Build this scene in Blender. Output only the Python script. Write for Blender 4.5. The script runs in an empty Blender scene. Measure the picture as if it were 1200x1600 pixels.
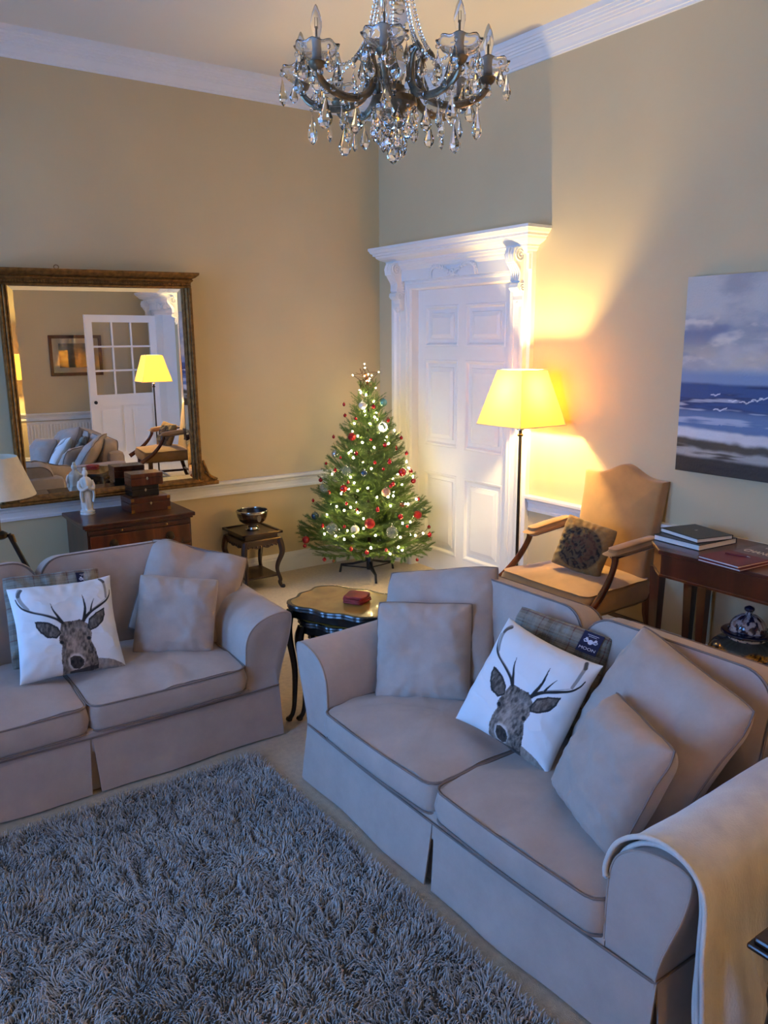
import bpy, bmesh, math, random
import numpy as np
from mathutils import Vector, Matrix, Euler
PI = math.pi
rng = np.random.default_rng(7)
random.seed(7)
scene = bpy.context.scene
COL = scene.collection

def lin(r, g, b):
    f = lambda c: c/12.92 if c <= .04045 else ((c+.055)/1.055)**2.4
    return (f(r/255), f(g/255), f(b/255))

# ------------------------------------------------------------------ camera
cam_data = bpy.data.cameras.new('camera')
cam = bpy.data.objects.new('camera', cam_data)
COL.objects.link(cam)
CR = [[0.817321, 0.124536, -0.562563], [-0.576156, 0.167145, -0.800067], [-0.005608, 0.978035, 0.208363]]
CP = (-4.3041, -6.171, 2.0)
cam.matrix_world = Matrix([CR[i] + [CP[i]] for i in range(3)] + [[0, 0, 0, 1]])
cam_data.sensor_fit = 'VERTICAL'
cam_data.sensor_height = 36.0
cam_data.sensor_width = 27.0
cam_data.lens = 1272.917/1600*36
cam_data.clip_start = .05
scene.camera = cam

# ------------------------------------------------------------------ world, daylight, exposure
world = bpy.data.worlds.new('dusk_sky'); scene.world = world
world.use_nodes = True
bg = world.node_tree.nodes['Background']
bg.inputs[0].default_value = (*lin(120, 165, 255), 1)
bg.inputs[1].default_value = 1.2
vs = scene.view_settings
vs.view_transform = 'Standard'; vs.look = 'None'; vs.gamma = 1; vs.use_curve_mapping = False
vs.exposure = 0.58
ROOM_X, ROOM_Y, ROOM_Z = -6.3, -7.9, 3.985      # the far sides of the room, corner at the origin
WINDOWS = [(-1.75, 1.25), (-4.3, 1.25)]          # centre y, width, in the left wall
WIN_Z = (.55, 3.3)
DAYLIGHT = 122.0
for wy, ww in WINDOWS:
    ld = bpy.data.lights.new('window_daylight', 'AREA')
    ld.shape = 'RECTANGLE'; ld.size = WIN_Z[1]-WIN_Z[0]; ld.size_y = ww
    ld.energy = DAYLIGHT; ld.color = (.17, .43, 1)
    lo = bpy.data.objects.new('window_daylight', ld); COL.objects.link(lo)
    lo.location = (ROOM_X-.22, wy, (WIN_Z[0]+WIN_Z[1])/2)
    lo.rotation_euler = (0, -PI/2, 0)
ld = bpy.data.lights.new('hall_window_daylight', 'AREA'); ld.shape = 'RECTANGLE'; ld.size = 1.9; ld.size_y = .75; ld.energy = 40; ld.color = lin(150, 185, 255)
lo = bpy.data.objects.new('hall_window_daylight', ld); COL.objects.link(lo); lo.location = (2.62, -6.9, 1.8); lo.rotation_euler = (0, PI/2, 0)
LAMP_POWER = 74.0
BULB_EMIT = 110.0

# ------------------------------------------------------------------ materials
def new_mat(name):
    m = bpy.data.materials.new(name); m.use_nodes = True
    nt = m.node_tree
    return m, nt, nt.nodes['Principled BSDF']
def mat(name, col, rough=.6, metal=0., var=0., vscale=8., bump=0., bscale=60., bdist=.002, sheen=0., coat=0., spec=None, stretch=None, trans=0., ior=1.45, vcol2=None, distort=0.):
    """plain material with procedural colour variation and fine relief"""
    m, nt, b = new_mat(name)
    L = nt.links.new
    b.inputs['Base Color'].default_value = (*col, 1)
    b.inputs['Roughness'].default_value = rough
    b.inputs['Metallic'].default_value = metal
    if spec is not None: b.inputs['Specular IOR Level'].default_value = spec
    if sheen: b.inputs['Sheen Weight'].default_value = sheen
    if coat: b.inputs['Coat Weight'].default_value = coat
    if trans: b.inputs['Transmission Weight'].default_value = trans; b.inputs['IOR'].default_value = ior
    tc = nt.nodes.new('ShaderNodeTexCoord'); mp = nt.nodes.new('ShaderNodeMapping')
    L(tc.outputs['Object'], mp.inputs['Vector'])
    if stretch: mp.inputs['Scale'].default_value = stretch
    if var:
        n = nt.nodes.new('ShaderNodeTexNoise'); n.inputs['Scale'].default_value = vscale; n.inputs['Detail'].default_value = 5
        n.inputs['Distortion'].default_value = distort
        r = nt.nodes.new('ShaderNodeValToRGB')
        lo = vcol2 if vcol2 else tuple(c*(1-var) for c in col)
        hi = col if vcol2 else tuple(min(1, c*(1+var*.6)) for c in col)
        r.color_ramp.elements[0].color = (*lo, 1); r.color_ramp.elements[1].color = (*hi, 1)
        r.color_ramp.elements[0].position = .3; r.color_ramp.elements[1].position = .7
        L(mp.outputs[0], n.inputs['Vector']); L(n.outputs['Fac'], r.inputs[0]); L(r.outputs[0], b.inputs['Base Color'])
    if bump:
        n2 = nt.nodes.new('ShaderNodeTexNoise'); n2.inputs['Scale'].default_value = bscale; n2.inputs['Detail'].default_value = 3
        bp = nt.nodes.new('ShaderNodeBump'); bp.inputs['Strength'].default_value = bump; bp.inputs['Distance'].default_value = bdist
        L(mp.outputs[0], n2.inputs['Vector']); L(n2.outputs['Fac'], bp.inputs['Height']); L(bp.outputs[0], b.inputs['Normal'])
    return m
def attr_mat(name, rough=.7, bump=.3, bscale=300., bdist=.001, sheen=0., metal=0., coat=0.):
    """flat print: colour comes from the print laid on the mesh"""
    m, nt, b = new_mat(name)
    a = nt.nodes.new('ShaderNodeAttribute'); a.attribute_name = 'print'
    nt.links.new(a.outputs['Color'], b.inputs['Base Color'])
    b.inputs['Roughness'].default_value = rough; b.inputs['Metallic'].default_value = metal
    b.inputs['Sheen Weight'].default_value = sheen; b.inputs['Coat Weight'].default_value = coat
    tc = nt.nodes.new('ShaderNodeTexCoord'); n2 = nt.nodes.new('ShaderNodeTexNoise'); n2.inputs['Scale'].default_value = bscale
    bp = nt.nodes.new('ShaderNodeBump'); bp.inputs['Strength'].default_value = bump; bp.inputs['Distance'].default_value = bdist
    nt.links.new(tc.outputs['Object'], n2.inputs['Vector']); nt.links.new(n2.outputs['Fac'], bp.inputs['Height']); nt.links.new(bp.outputs[0], b.inputs['Normal'])
    return m
def glow(name, col, strength):
    m, nt, b = new_mat(name)
    b.inputs['Base Color'].default_value = (*col, 1)
    b.inputs['Emission Color'].default_value = (*col, 1); b.inputs['Emission Strength'].default_value = strength
    return m
def weave(name, col, rough=.85, sheen=.15):
    """plain woven cloth: fine crossed threads and faint slubs"""
    m, nt, b = new_mat(name); L = nt.links.new
    tc = nt.nodes.new('ShaderNodeTexCoord')
    n = nt.nodes.new('ShaderNodeTexNoise'); n.inputs['Scale'].default_value = 5; n.inputs['Detail'].default_value = 8; n.inputs['Roughness'].default_value = .7
    r = nt.nodes.new('ShaderNodeValToRGB')
    r.color_ramp.elements[0].color = (*[c*.88 for c in col], 1); r.color_ramp.elements[1].color = (*[min(1, c*1.08) for c in col], 1)
    r.color_ramp.elements[0].position = .3; r.color_ramp.elements[1].position = .7
    L(tc.outputs['Object'], n.inputs['Vector']); L(n.outputs['Fac'], r.inputs[0]); L(r.outputs[0], b.inputs['Base Color'])
    hs = []
    for s in ((30, 500, 500), (500, 30, 500), (500, 500, 30)):
        mp = nt.nodes.new('ShaderNodeMapping'); mp.inputs['Scale'].default_value = s
        t = nt.nodes.new('ShaderNodeTexNoise'); t.inputs['Scale'].default_value = 1; t.inputs['Detail'].default_value = 1
        L(tc.outputs['Object'], mp.inputs['Vector']); L(mp.outputs[0], t.inputs['Vector']); hs.append(t)
    a1 = nt.nodes.new('ShaderNodeMath'); a1.operation = 'ADD'; L(hs[0].outputs['Fac'], a1.inputs[0]); L(hs[1].outputs['Fac'], a1.inputs[1])
    a2 = nt.nodes.new('ShaderNodeMath'); a2.operation = 'ADD'; L(a1.outputs[0], a2.inputs[0]); L(hs[2].outputs['Fac'], a2.inputs[1])
    bp = nt.nodes.new('ShaderNodeBump'); bp.inputs['Strength'].default_value = .25; bp.inputs['Distance'].default_value = .001
    L(a2.outputs[0], bp.inputs['Height']); L(bp.outputs[0], b.inputs['Normal'])
    b.inputs['Roughness'].default_value = rough; b.inputs['Sheen Weight'].default_value = sheen
    return m
def wood(name, dark, light, rough=.3, scale=6., coat=.3):
    return mat(name, light, rough, var=.5, vcol2=dark, vscale=scale, stretch=(1, 1, .12), distort=1.5, bump=.1, bscale=80, coat=coat)

M = {}
M['wall'] = mat('wall_paint', lin(207, 189, 150), .85, var=.05, vscale=1.5, bump=.15, bscale=120, bdist=.001)
M['ceiling'] = mat('ceiling_paint', lin(232, 224, 210), .9, var=.03, vscale=1.2, bump=.1, bscale=90)
M['white'] = mat('white_gloss_paint', lin(236, 236, 234), .38, var=.03, vscale=3, bump=.06, bscale=50)
M['carpet'] = mat('carpet', lin(196, 182, 158), .95, var=.14, vscale=40, bump=.9, bscale=260, bdist=.004, sheen=.2)
M['fabric'] = weave('taupe_linen', lin(176, 160, 150))
M['piping'] = weave('dark_piping', lin(128, 112, 104), sheen=0)
M['pipe_light'] = weave('taupe_piping', lin(172, 153, 141), sheen=0)
M['mahogany'] = wood('mahogany', lin(38, 15, 9), lin(88, 38, 22), .28)
M['darkwood'] = wood('dark_wood', lin(20, 10, 7), lin(56, 30, 20), .35)
M['ebony'] = wood('black_lacquered_wood', lin(10, 8, 8), lin(30, 22, 20), .25)
M['rosewood'] = wood('rosewood', lin(45, 18, 10), lin(110, 52, 28), .22)
M['gilt'] = mat('old_gilt', lin(132, 98, 52), .45, .65, var=.45, vscale=35, bump=.5, bscale=110, bdist=.003)
M['mirror'] = mat('mirror_glass', (.93, .93, .91), .0, 1.0)
M['suede'] = mat('tan_suede', lin(168, 128, 78), .85, var=.18, vscale=7, sheen=.4, bump=.2, bscale=300, bdist=.001)
M['brass'] = mat('aged_brass', lin(150, 118, 70), .35, .9, var=.3, vscale=30)
M['silver'] = mat('silver_plate', lin(205, 205, 200), .18, 1.0, var=.1, vscale=20)
M['steel'] = mat('dark_bronze', lin(70, 58, 44), .35, .8, var=.3, vscale=20)
M['black'] = mat('black_paint', lin(18, 18, 18), .4, var=.2, vscale=20)
M['crystal'] = mat('cut_crystal', (1, 1, 1), .0, trans=1.0, ior=1.5)
M['porcelain'] = mat('white_porcelain', lin(228, 226, 216), .25, var=.05, vscale=12, coat=.4)
M['paper'] = mat('page_edges', lin(238, 234, 224), .8, var=.08, vscale=60, stretch=(1, 1, 30))
M['shade_off'] = mat('cream_lampshade', lin(238, 226, 200), .9, var=.05, vscale=30, bump=.2, bscale=300)

# ------------------------------------------------------------------ mesh helpers
def setp(o, label=None, cat=None, group=None, kind=None):
    if label: o['label'] = label
    if cat: o['category'] = cat
    if group: o['group'] = group
    if kind: o['kind'] = kind
    return o
def thing(name, label, cat, loc=(0, 0, 0), rotz=0., group=None, kind=None, scale=None):
    o = bpy.data.objects.new(name, None); COL.objects.link(o)
    o.empty_display_size = .1
    o.location = loc; o.rotation_euler = (0, 0, rotz)
    if scale: o.scale = (scale,)*3
    return setp(o, label, cat, group, kind)
class MB:
    """collects shapes into one mesh"""
    def __init__(s): s.V = []; s.F = []; s.n = 0
    def add(s, V, F, T=None):
        V = np.asarray(V, float).reshape(-1, 3)
        if T is not None:
            T = np.array(T); V = V@T[:3, :3].T+T[:3, 3]
        s.V.append(V); k = s.n
        if isinstance(F, np.ndarray): s.F += (F+k).tolist()
        else: s.F += [tuple(i+k for i in f) for f in F]
        s.n += len(V)
        return s
    def box(s, x0, x1, y0, y1, z0, z1, T=None):
        V = [(x, y, z) for z in (z0, z1) for y in (y0, y1) for x in (x0, x1)]
        return s.add(V, [(0, 2, 3, 1), (4, 5, 7, 6), (0, 1, 5, 4), (2, 6, 7, 3), (0, 4, 6, 2), (1, 3, 7, 5)], T)
    def bbox(s, x0, x1, y0, y1, z0, z1, b=.004, T=None):
        """box with bevelled edges"""
        bm = bmesh.new(); bmesh.ops.create_cube(bm, size=1)
        for v in bm.verts: v.co = Vector(((x0+x1)/2+v.co.x*(x1-x0), (y0+y1)/2+v.co.y*(y1-y0), (z0+z1)/2+v.co.z*(z1-z0)))
        bmesh.ops.bevel(bm, geom=bm.edges[:], offset=b, segments=2, affect='EDGES', profile=.5)
        bm.verts.index_update()
        V = [v.co[:] for v in bm.verts]; F = [tuple(v.index for v in f.verts) for f in bm.faces]; bm.free()
        return s.add(V, F, T)
    def lathe(s, prof, n=24, T=None, cap=True, sx=1., sy=1.):
        V = []; F = []; k = len(prof)
        for r, z in prof:
            for i in range(n):
                a = 2*PI*i/n; V.append((r*math.cos(a)*sx, r*math.sin(a)*sy, z))
        for j in range(k-1):
            for i in range(n):
                F.append((j*n+i, j*n+(i+1) % n, (j+1)*n+(i+1) % n, (j+1)*n+i))
        if cap:
            F.append(tuple(range(n-1, -1, -1))); F.append(tuple((k-1)*n+i for i in range(n)))
        return s.add(V, F, T)
    def tube(s, path, rad, n=8, closed=False, T=None, flat=1., up=None):
        """tube along a path; rad a number or one per point; flat squeezes the second cross axis"""
        P = np.asarray(path, float); k = len(P)
        R_ = np.full(k, rad) if np.isscalar(rad) else np.asarray(rad, float)
        if closed: tg = np.roll(P, -1, 0)-np.roll(P, 1, 0)
        else: tg = np.gradient(P, axis=0)
        tg /= np.linalg.norm(tg, axis=1)[:, None]+1e-12
        u = np.array(up, float) if up is not None else (np.array([0, 0, 1.]) if abs(tg[0][2]) < .9 else np.array([1., 0, 0]))
        V = []
        for i in range(k):
            if up is not None: u = np.array(up, float)
            a = np.cross(u, tg[i]); a /= np.linalg.norm(a)+1e-12
            b = np.cross(tg[i], a); u = b
            for j in range(n):
                t = 2*PI*(j+.5)/n
                V.append(P[i]+R_[i]*(math.cos(t)*a+math.sin(t)*flat*b))
        F = []
        for i in range(k if closed else k-1):
            i2 = (i+1) % k
            for j in range(n): F.append((i*n+j, i*n+(j+1) % n, i2*n+(j+1) % n, i2*n+j))
        if not closed:
            F.append(tuple(range(n-1, -1, -1))); F.append(tuple((k-1)*n+j for j in range(n)))
        return s.add(V, F, T)
    def loft(s, rings, closed=True, cap=True, T=None):
        """rings: list of equal-length point loops"""
        k = len(rings); n = len(rings[0]); V = [p for r in rings for p in r]; F = []
        for i in range(k-1):
            for j in range(n if closed else n-1):
                F.append((i*n+j, i*n+(j+1) % n, (i+1)*n+(j+1) % n, (i+1)*n+j))
        if cap and closed:
            F.append(tuple(range(n-1, -1, -1))); F.append(tuple((k-1)*n+j for j in range(n)))
        return s.add(V, F, T)
    def prism(s, outline, d0, d1, axis='y', T=None):
        """outline of 2D points extruded along an axis"""
        if axis == 'y': f = lambda p, d: (p[0], d, p[1])
        elif axis == 'x': f = lambda p, d: (d, p[0], p[1])
        else: f = lambda p, d: (p[0], p[1], d)
        return s.loft([[f(p, d0) for p in outline], [f(p, d1) for p in outline]], T=T)
    def sphere(s, r, c=(0, 0, 0), n=12, m=8, sc=(1, 1, 1), T=None):
        prof = [(math.sin(PI*i/m)*r+1e-5, -math.cos(PI*i/m)*r) for i in range(m+1)]
        V = []; F = []
        for rr, z in prof:
            for i in range(n):
                a = 2*PI*i/n; V.append((c[0]+rr*math.cos(a)*sc[0], c[1]+rr*math.sin(a)*sc[1], c[2]+z*sc[2]))
        for j in range(m):
            for i in range(n): F.append((j*n+i, j*n+(i+1) % n, (j+1)*n+(i+1) % n, (j+1)*n+i))
        return s.add(V, F, T)
    def grid(s, P, T=None, flip=False):
        """P: array (a,b,3) of points as an open sheet"""
        P = np.asarray(P, float); a, b = P.shape[:2]
        I = (np.arange(a-1)[:, None]*b+np.arange(b-1)[None]).ravel()
        F = np.stack([I, I+1, I+b+1, I+b], 1)
        return s.add(P.reshape(-1, 3), F[:, ::-1] if flip else F, T)
    def build(s, name, m, parent=None, smooth=False, loc=None, angle=None):
        me = bpy.data.meshes.new(name)
        V = np.concatenate(s.V) if s.V else np.zeros((0, 3))
        me.from_pydata(V.tolist(), [], s.F); me.update()
        bm = bmesh.new(); bm.from_mesh(me); bmesh.ops.recalc_face_normals(bm, faces=bm.faces[:]); bm.to_mesh(me); bm.free()
        return link(name, me, m, parent, smooth, loc, angle)
def link(name, me, m, parent=None, smooth=False, loc=None, angle=None):
    if m is not None and not me.materials: me.materials.append(M[m] if isinstance(m, str) else m)
    o = bpy.data.objects.new(name, me); COL.objects.link(o)
    if smooth:
        me.polygons.foreach_set('use_smooth', [True]*len(me.polygons))
        if angle is not False:
            try: me.set_sharp_from_angle(angle=math.radians(angle or 40))
            except Exception: pass
    if parent is not None: o.parent = parent
    if loc is not None: o.location = loc
    return o
def kids(o): return [c for c in bpy.data.objects if c.parent == o]
def dup(root, loc=None, rotz=None, label=None, group=None, parent=None, matw=None):
    r = root.copy(); COL.objects.link(r); r.parent = parent
    if loc is not None: r.location = loc
    if rotz is not None: r.rotation_euler = (0, 0, rotz)
    if label: r['label'] = label
    if group: r['group'] = group
    for ch in kids(root):
        c = ch.copy(); COL.objects.link(c); c.parent = r
        for g in kids(ch):
            d = g.copy(); COL.objects.link(d); d.parent = c
    return r
def TR(x=0, y=0, z=0, rx=0, ry=0, rz=0, s=1.):
    return Matrix.Translation((x, y, z))@Euler((rx, ry, rz)).to_matrix().to_4x4()@Matrix.Scale(s, 4)
def spline(pts, n=24):
    """smooth curve through points (Catmull-Rom)"""
    P = np.asarray(pts, float); P = np.vstack([2*P[0]-P[1], P, 2*P[-1]-P[-2]]); k = len(P)-3; out = []
    for i in range(k):
        m = max(2, n//k)
        for t in np.linspace(0, 1, m, endpoint=False):
            a, b, c, d = P[i:i+4]
            out.append(.5*((2*b)+(c-a)*t+(2*a-5*b+4*c-d)*t*t+(3*b-a-3*c+d)*t**3))
    out.append(P[-2]); return np.array(out)
_tab = rng.random((256, 256))
def vnoise(x, y):
    x = np.asarray(x, float); y = np.asarray(y, float)
    xi = np.floor(x).astype(int); yi = np.floor(y).astype(int); fx = x-xi; fy = y-yi
    fx = fx*fx*(3-2*fx); fy = fy*fy*(3-2*fy)
    g = lambda a, b: _tab[a % 256, b % 256]
    return (g(xi, yi)*(1-fx)+g(xi+1, yi)*fx)*(1-fy)+(g(xi, yi+1)*(1-fx)+g(xi+1, yi+1)*fx)*fy
def fbm(x, y, o=4, seed=0):
    s = 0; a = .5; t = 0
    for i in range(o):
        s = s+a*vnoise(x*2**i+17.3*i+seed*31.7, y*2**i+9.1*i+seed*12.9); t += a; a *= .5
    return s/t
def smooth(a, b, x): t = np.clip((x-a)/(b-a), 0, 1); return t*t*(3-2*t)
def set_print(me, rgb):
    """lay a flat print on a mesh, one colour per vertex"""
    at = me.color_attributes.new('print', 'FLOAT_COLOR', 'POINT')
    c = np.ones((len(me.vertices), 4), np.float32); c[:, :3] = rgb
    at.data.foreach_set('color', c.ravel())

# ------------------------------------------------------------------ room shell
def struct(name, mb, m, label=None, smooth=False):
    o = mb.build(name, m, None, smooth); o['kind'] = 'structure'
    if label: o['label'] = label
    return o
WT = .3
struct('floor', MB().box(ROOM_X-WT, WT+2.2, ROOM_Y-WT, WT, -.2, 0), 'carpet', 'pale beige fitted carpet')
struct('ceiling', MB().box(ROOM_X-WT, WT+2.2, ROOM_Y-WT, WT, ROOM_Z, ROOM_Z+.2), 'ceiling', 'plain off-white ceiling')
struct('wall_back', MB().box(ROOM_X-WT, WT, 0, WT, 0, ROOM_Z), 'wall', 'warm beige painted wall behind the mirror')
D1 = (-.49, -1.69); DH = 2.40                     # door opening in the right wall (y range, head height)
SYM = -3.95                                        # the right wall mirrors about this line
D2 = (2*SYM-D1[1], 2*SYM-D1[0])
w = MB().box(0, WT, D1[0], 0, 0, ROOM_Z).box(0, WT, D1[1], D1[0], DH, ROOM_Z).box(0, WT, D2[0], D1[1], 0, ROOM_Z)
w.box(0, WT, D2[1], D2[0], DH, ROOM_Z).box(0, WT, ROOM_Y, D2[1], 0, ROOM_Z)
struct('wall_right', w, 'wall', 'warm beige painted wall with the white door')
struct('wall_front', MB().box(ROOM_X-WT, 2.5, ROOM_Y-WT, ROOM_Y, 0, ROOM_Z), 'wall', 'beige wall seen in the mirror')
w = MB(); ye = 0.
for wy, ww in WINDOWS:
    w.box(ROOM_X-WT, ROOM_X, wy+ww/2, ye, 0, ROOM_Z)
    w.box(ROOM_X-WT, ROOM_X, wy-ww/2, wy+ww/2, 0, WIN_Z[0]).box(ROOM_X-WT, ROOM_X, wy-ww/2, wy+ww/2, WIN_Z[1], ROOM_Z)
    ye = wy-ww/2
w.box(ROOM_X-WT, ROOM_X, ROOM_Y, ye, 0, ROOM_Z)
struct('wall_left', w, 'wall', 'beige wall with the tall windows')
# hall beyond the second door
struct('wall_hall', MB().box(2.2, 2.5, ROOM_Y, -7.3, 0, ROOM_Z).box(2.2, 2.5, -6.5, D2[0]+.6, 0, ROOM_Z).box(2.2, 2.5, -7.3, -6.5, 0, .8).box(2.2, 2.5, -7.3, -6.5, 2.8, ROOM_Z).box(WT, 2.5, D2[0]+.6, D2[0]+.8, 0, ROOM_Z), 'wall', 'hall wall beyond the glazed door')
# windows
M['pane'] = None
def pane_mat():
    m, nt, b = new_mat('window_glass'); out = nt.nodes['Material Output']
    t = nt.nodes.new('ShaderNodeBsdfTransparent'); g = nt.nodes.new('ShaderNodeBsdfGlossy'); g.inputs['Roughness'].default_value = .01
    f = nt.nodes.new('ShaderNodeFresnel'); x = nt.nodes.new('ShaderNodeMixShader')
    nt.links.new(f.outputs[0], x.inputs[0]); nt.links.new(t.outputs[0], x.inputs[1]); nt.links.new(g.outputs[0], x.inputs[2]); nt.links.new(x.outputs[0], out.inputs[0])
    return m
M['pane'] = pane_mat()
for i, (wy, ww) in enumerate(WINDOWS):
    o = thing('window_%d' % (i+1), 'tall white sash window with glazing bars', None, (ROOM_X, wy, 0), kind='structure')
    z0, z1 = WIN_Z; f = MB()
    f.box(-.16, -.06, -ww/2, -ww/2+.07, z0, z1).box(-.16, -.06, ww/2-.07, ww/2, z0, z1).box(-.16, -.06, -ww/2, ww/2, z0, z0+.09).box(-.16, -.06, -ww/2, ww/2, z1-.09, z1)
    f.box(-.15, -.07, -ww/2, ww/2, (z0+z1)/2-.03, (z0+z1)/2+.03)
    for k in (1, 2): f.box(-.13, -.09, -ww/2+ww*k/3-.013, -ww/2+ww*k/3+.013, z0, z1)
    for k in (1, 3): f.box(-.13, -.09, -ww/2, ww/2, z0+(z1-z0)*k/4-.013, z0+(z1-z0)*k/4+.013)
    f.build('window_frame', 'white', o)
    MB().box(-.05, .06, -ww/2-.08, ww/2+.08, z0-.05, z0).build('window_sill', 'white', o)
    for a in range(3):
        for b in range(4):
            MB().box(-.112, -.108, -ww/2+ww*a/3+.02, -ww/2+ww*(a+1)/3-.02, z0+(z1-z0)*b/4+.02, z0+(z1-z0)*(b+1)/4-.02).build('pane', M['pane'], o)

# mouldings: profile of (projection, height) run along a wall, mitred in the corner
def run(name, side, a, b, prof, ends=(0, 0), mm='white', label=None):
    """side: which wall; a..b along it; ends: 1 = mitre into a corner, -1 = returned end"""
    ring = []
    for t, e in ((a, ends[0]), (b, ends[1])):
        sg = 1 if t == max(a, b) else -1
        L = []
        for p, z in prof:
            tt = t-sg*p*e if e >= 0 else t
            L.append({'back': (tt, -p, z), 'right': (-p, tt, z), 'front': (tt, ROOM_Y+p, z), 'left': (ROOM_X+p, tt, z)}[side])
        ring.append(L)
    return struct(name, MB().loft(ring), mm, label)
CORN = [(0, 3.807), (.008, 3.810), (.01, 3.822), (.016, 3.826), (.02, 3.842), (.032, 3.862), (.038, 3.876), (.046, 3.88), (.047, 3.892), (.055, 3.896), (.057, 3.91), (.065, 3.914), (.067, 3.928), (.075, 3.932), (.078, 3.947), (.086, 3.951), (.088, 3.985), (0, 3.985)]
DADO = [(0, .742), (.018, .742), (.02, .76), (.014, .768), (.014, .80), (.022, .808), (.026, .822), (.04, .832), (.055, .84), (.056, .858), (.05, .862), (0, .862)]
BASE = [(0, 0), (.022, 0), (.022, .118), (.017, .124), (.017, .138), (.012, .15), (.006, .164), (0, .166)]
run('trim_1', 'back', ROOM_X, 0, CORN, (1, 1), label='white stepped plaster cornice above the mirror wall')
run('trim_2', 'right', ROOM_Y, 0, CORN, (1, 1), label='white stepped plaster cornice above the door wall')
run('trim_3', 'front', ROOM_X, 0, CORN, (1, 1)); run('trim_4', 'left', ROOM_Y, 0, CORN, (1, 1))
run('trim_5', 'back', ROOM_X, 0, DADO, (1, 1), label='white dado rail under the gilt mirror')
run('trim_6', 'right', D2[0]+.24, D1[1]-.24, DADO, (0, 0), label='white dado rail between the doors')
run('trim_7', 'front', ROOM_X, 0, DADO, (1, 1))
for k, (wy, ww) in enumerate(WINDOWS): run('trim_%d' % (8+k), 'left', wy-ww/2-.1, wy-ww/2-.6, DADO)
run('baseboard_back', 'back', ROOM_X, 0, BASE, (1, 1), label='white baseboard along the mirror wall')
run('baseboard_right', 'right', D2[0]+.24, D1[1]-.24, BASE)
run('baseboard_front', 'front', ROOM_X, 0, BASE, (1, 1)); run('baseboard_left', 'left', ROOM_Y, 0, BASE, (1, 1))

# ------------------------------------------------------------------ doorcases in the right wall
def rectloft(mb, y0, y1, z0, z1, steps, x0, sgn=1):
    """stepped rectangle: (inset, depth) rings, closed in the middle; surface looks towards -x"""
    rings = []
    for ins, dep in steps:
        rings.append([(x0-dep, y0+ins, z0+ins), (x0-dep, y1-ins, z0+ins), (x0-dep, y1-ins, z1-ins), (x0-dep, y0+ins, z1-ins)])
    n = len(rings); V = [p for r in rings for p in r]; F = []
    for i in range(n-1):
        for j in range(4): F.append((i*4+j, i*4+(j+1) % 4, (i+1)*4+(j+1) % 4, (i+1)*4+j))
    F.append(tuple((n-1)*4+j for j in range(4)))
    return mb.add(V, F)
RAISED = [(0, 0), (.006, .004), (.018, .002), (.03, -.014), (.034, -.016), (.062, -.016), (.066, -.008), (.072, -.008), (.095, -.002), (.1, .0)]
def six_panels(parent, y0, y1, xs, dims):
    for (a0, a1, b0, b1) in dims: rectloft(MB(), a0, a1, b0, b1, RAISED, xs).build('panel', 'white', parent)
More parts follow.
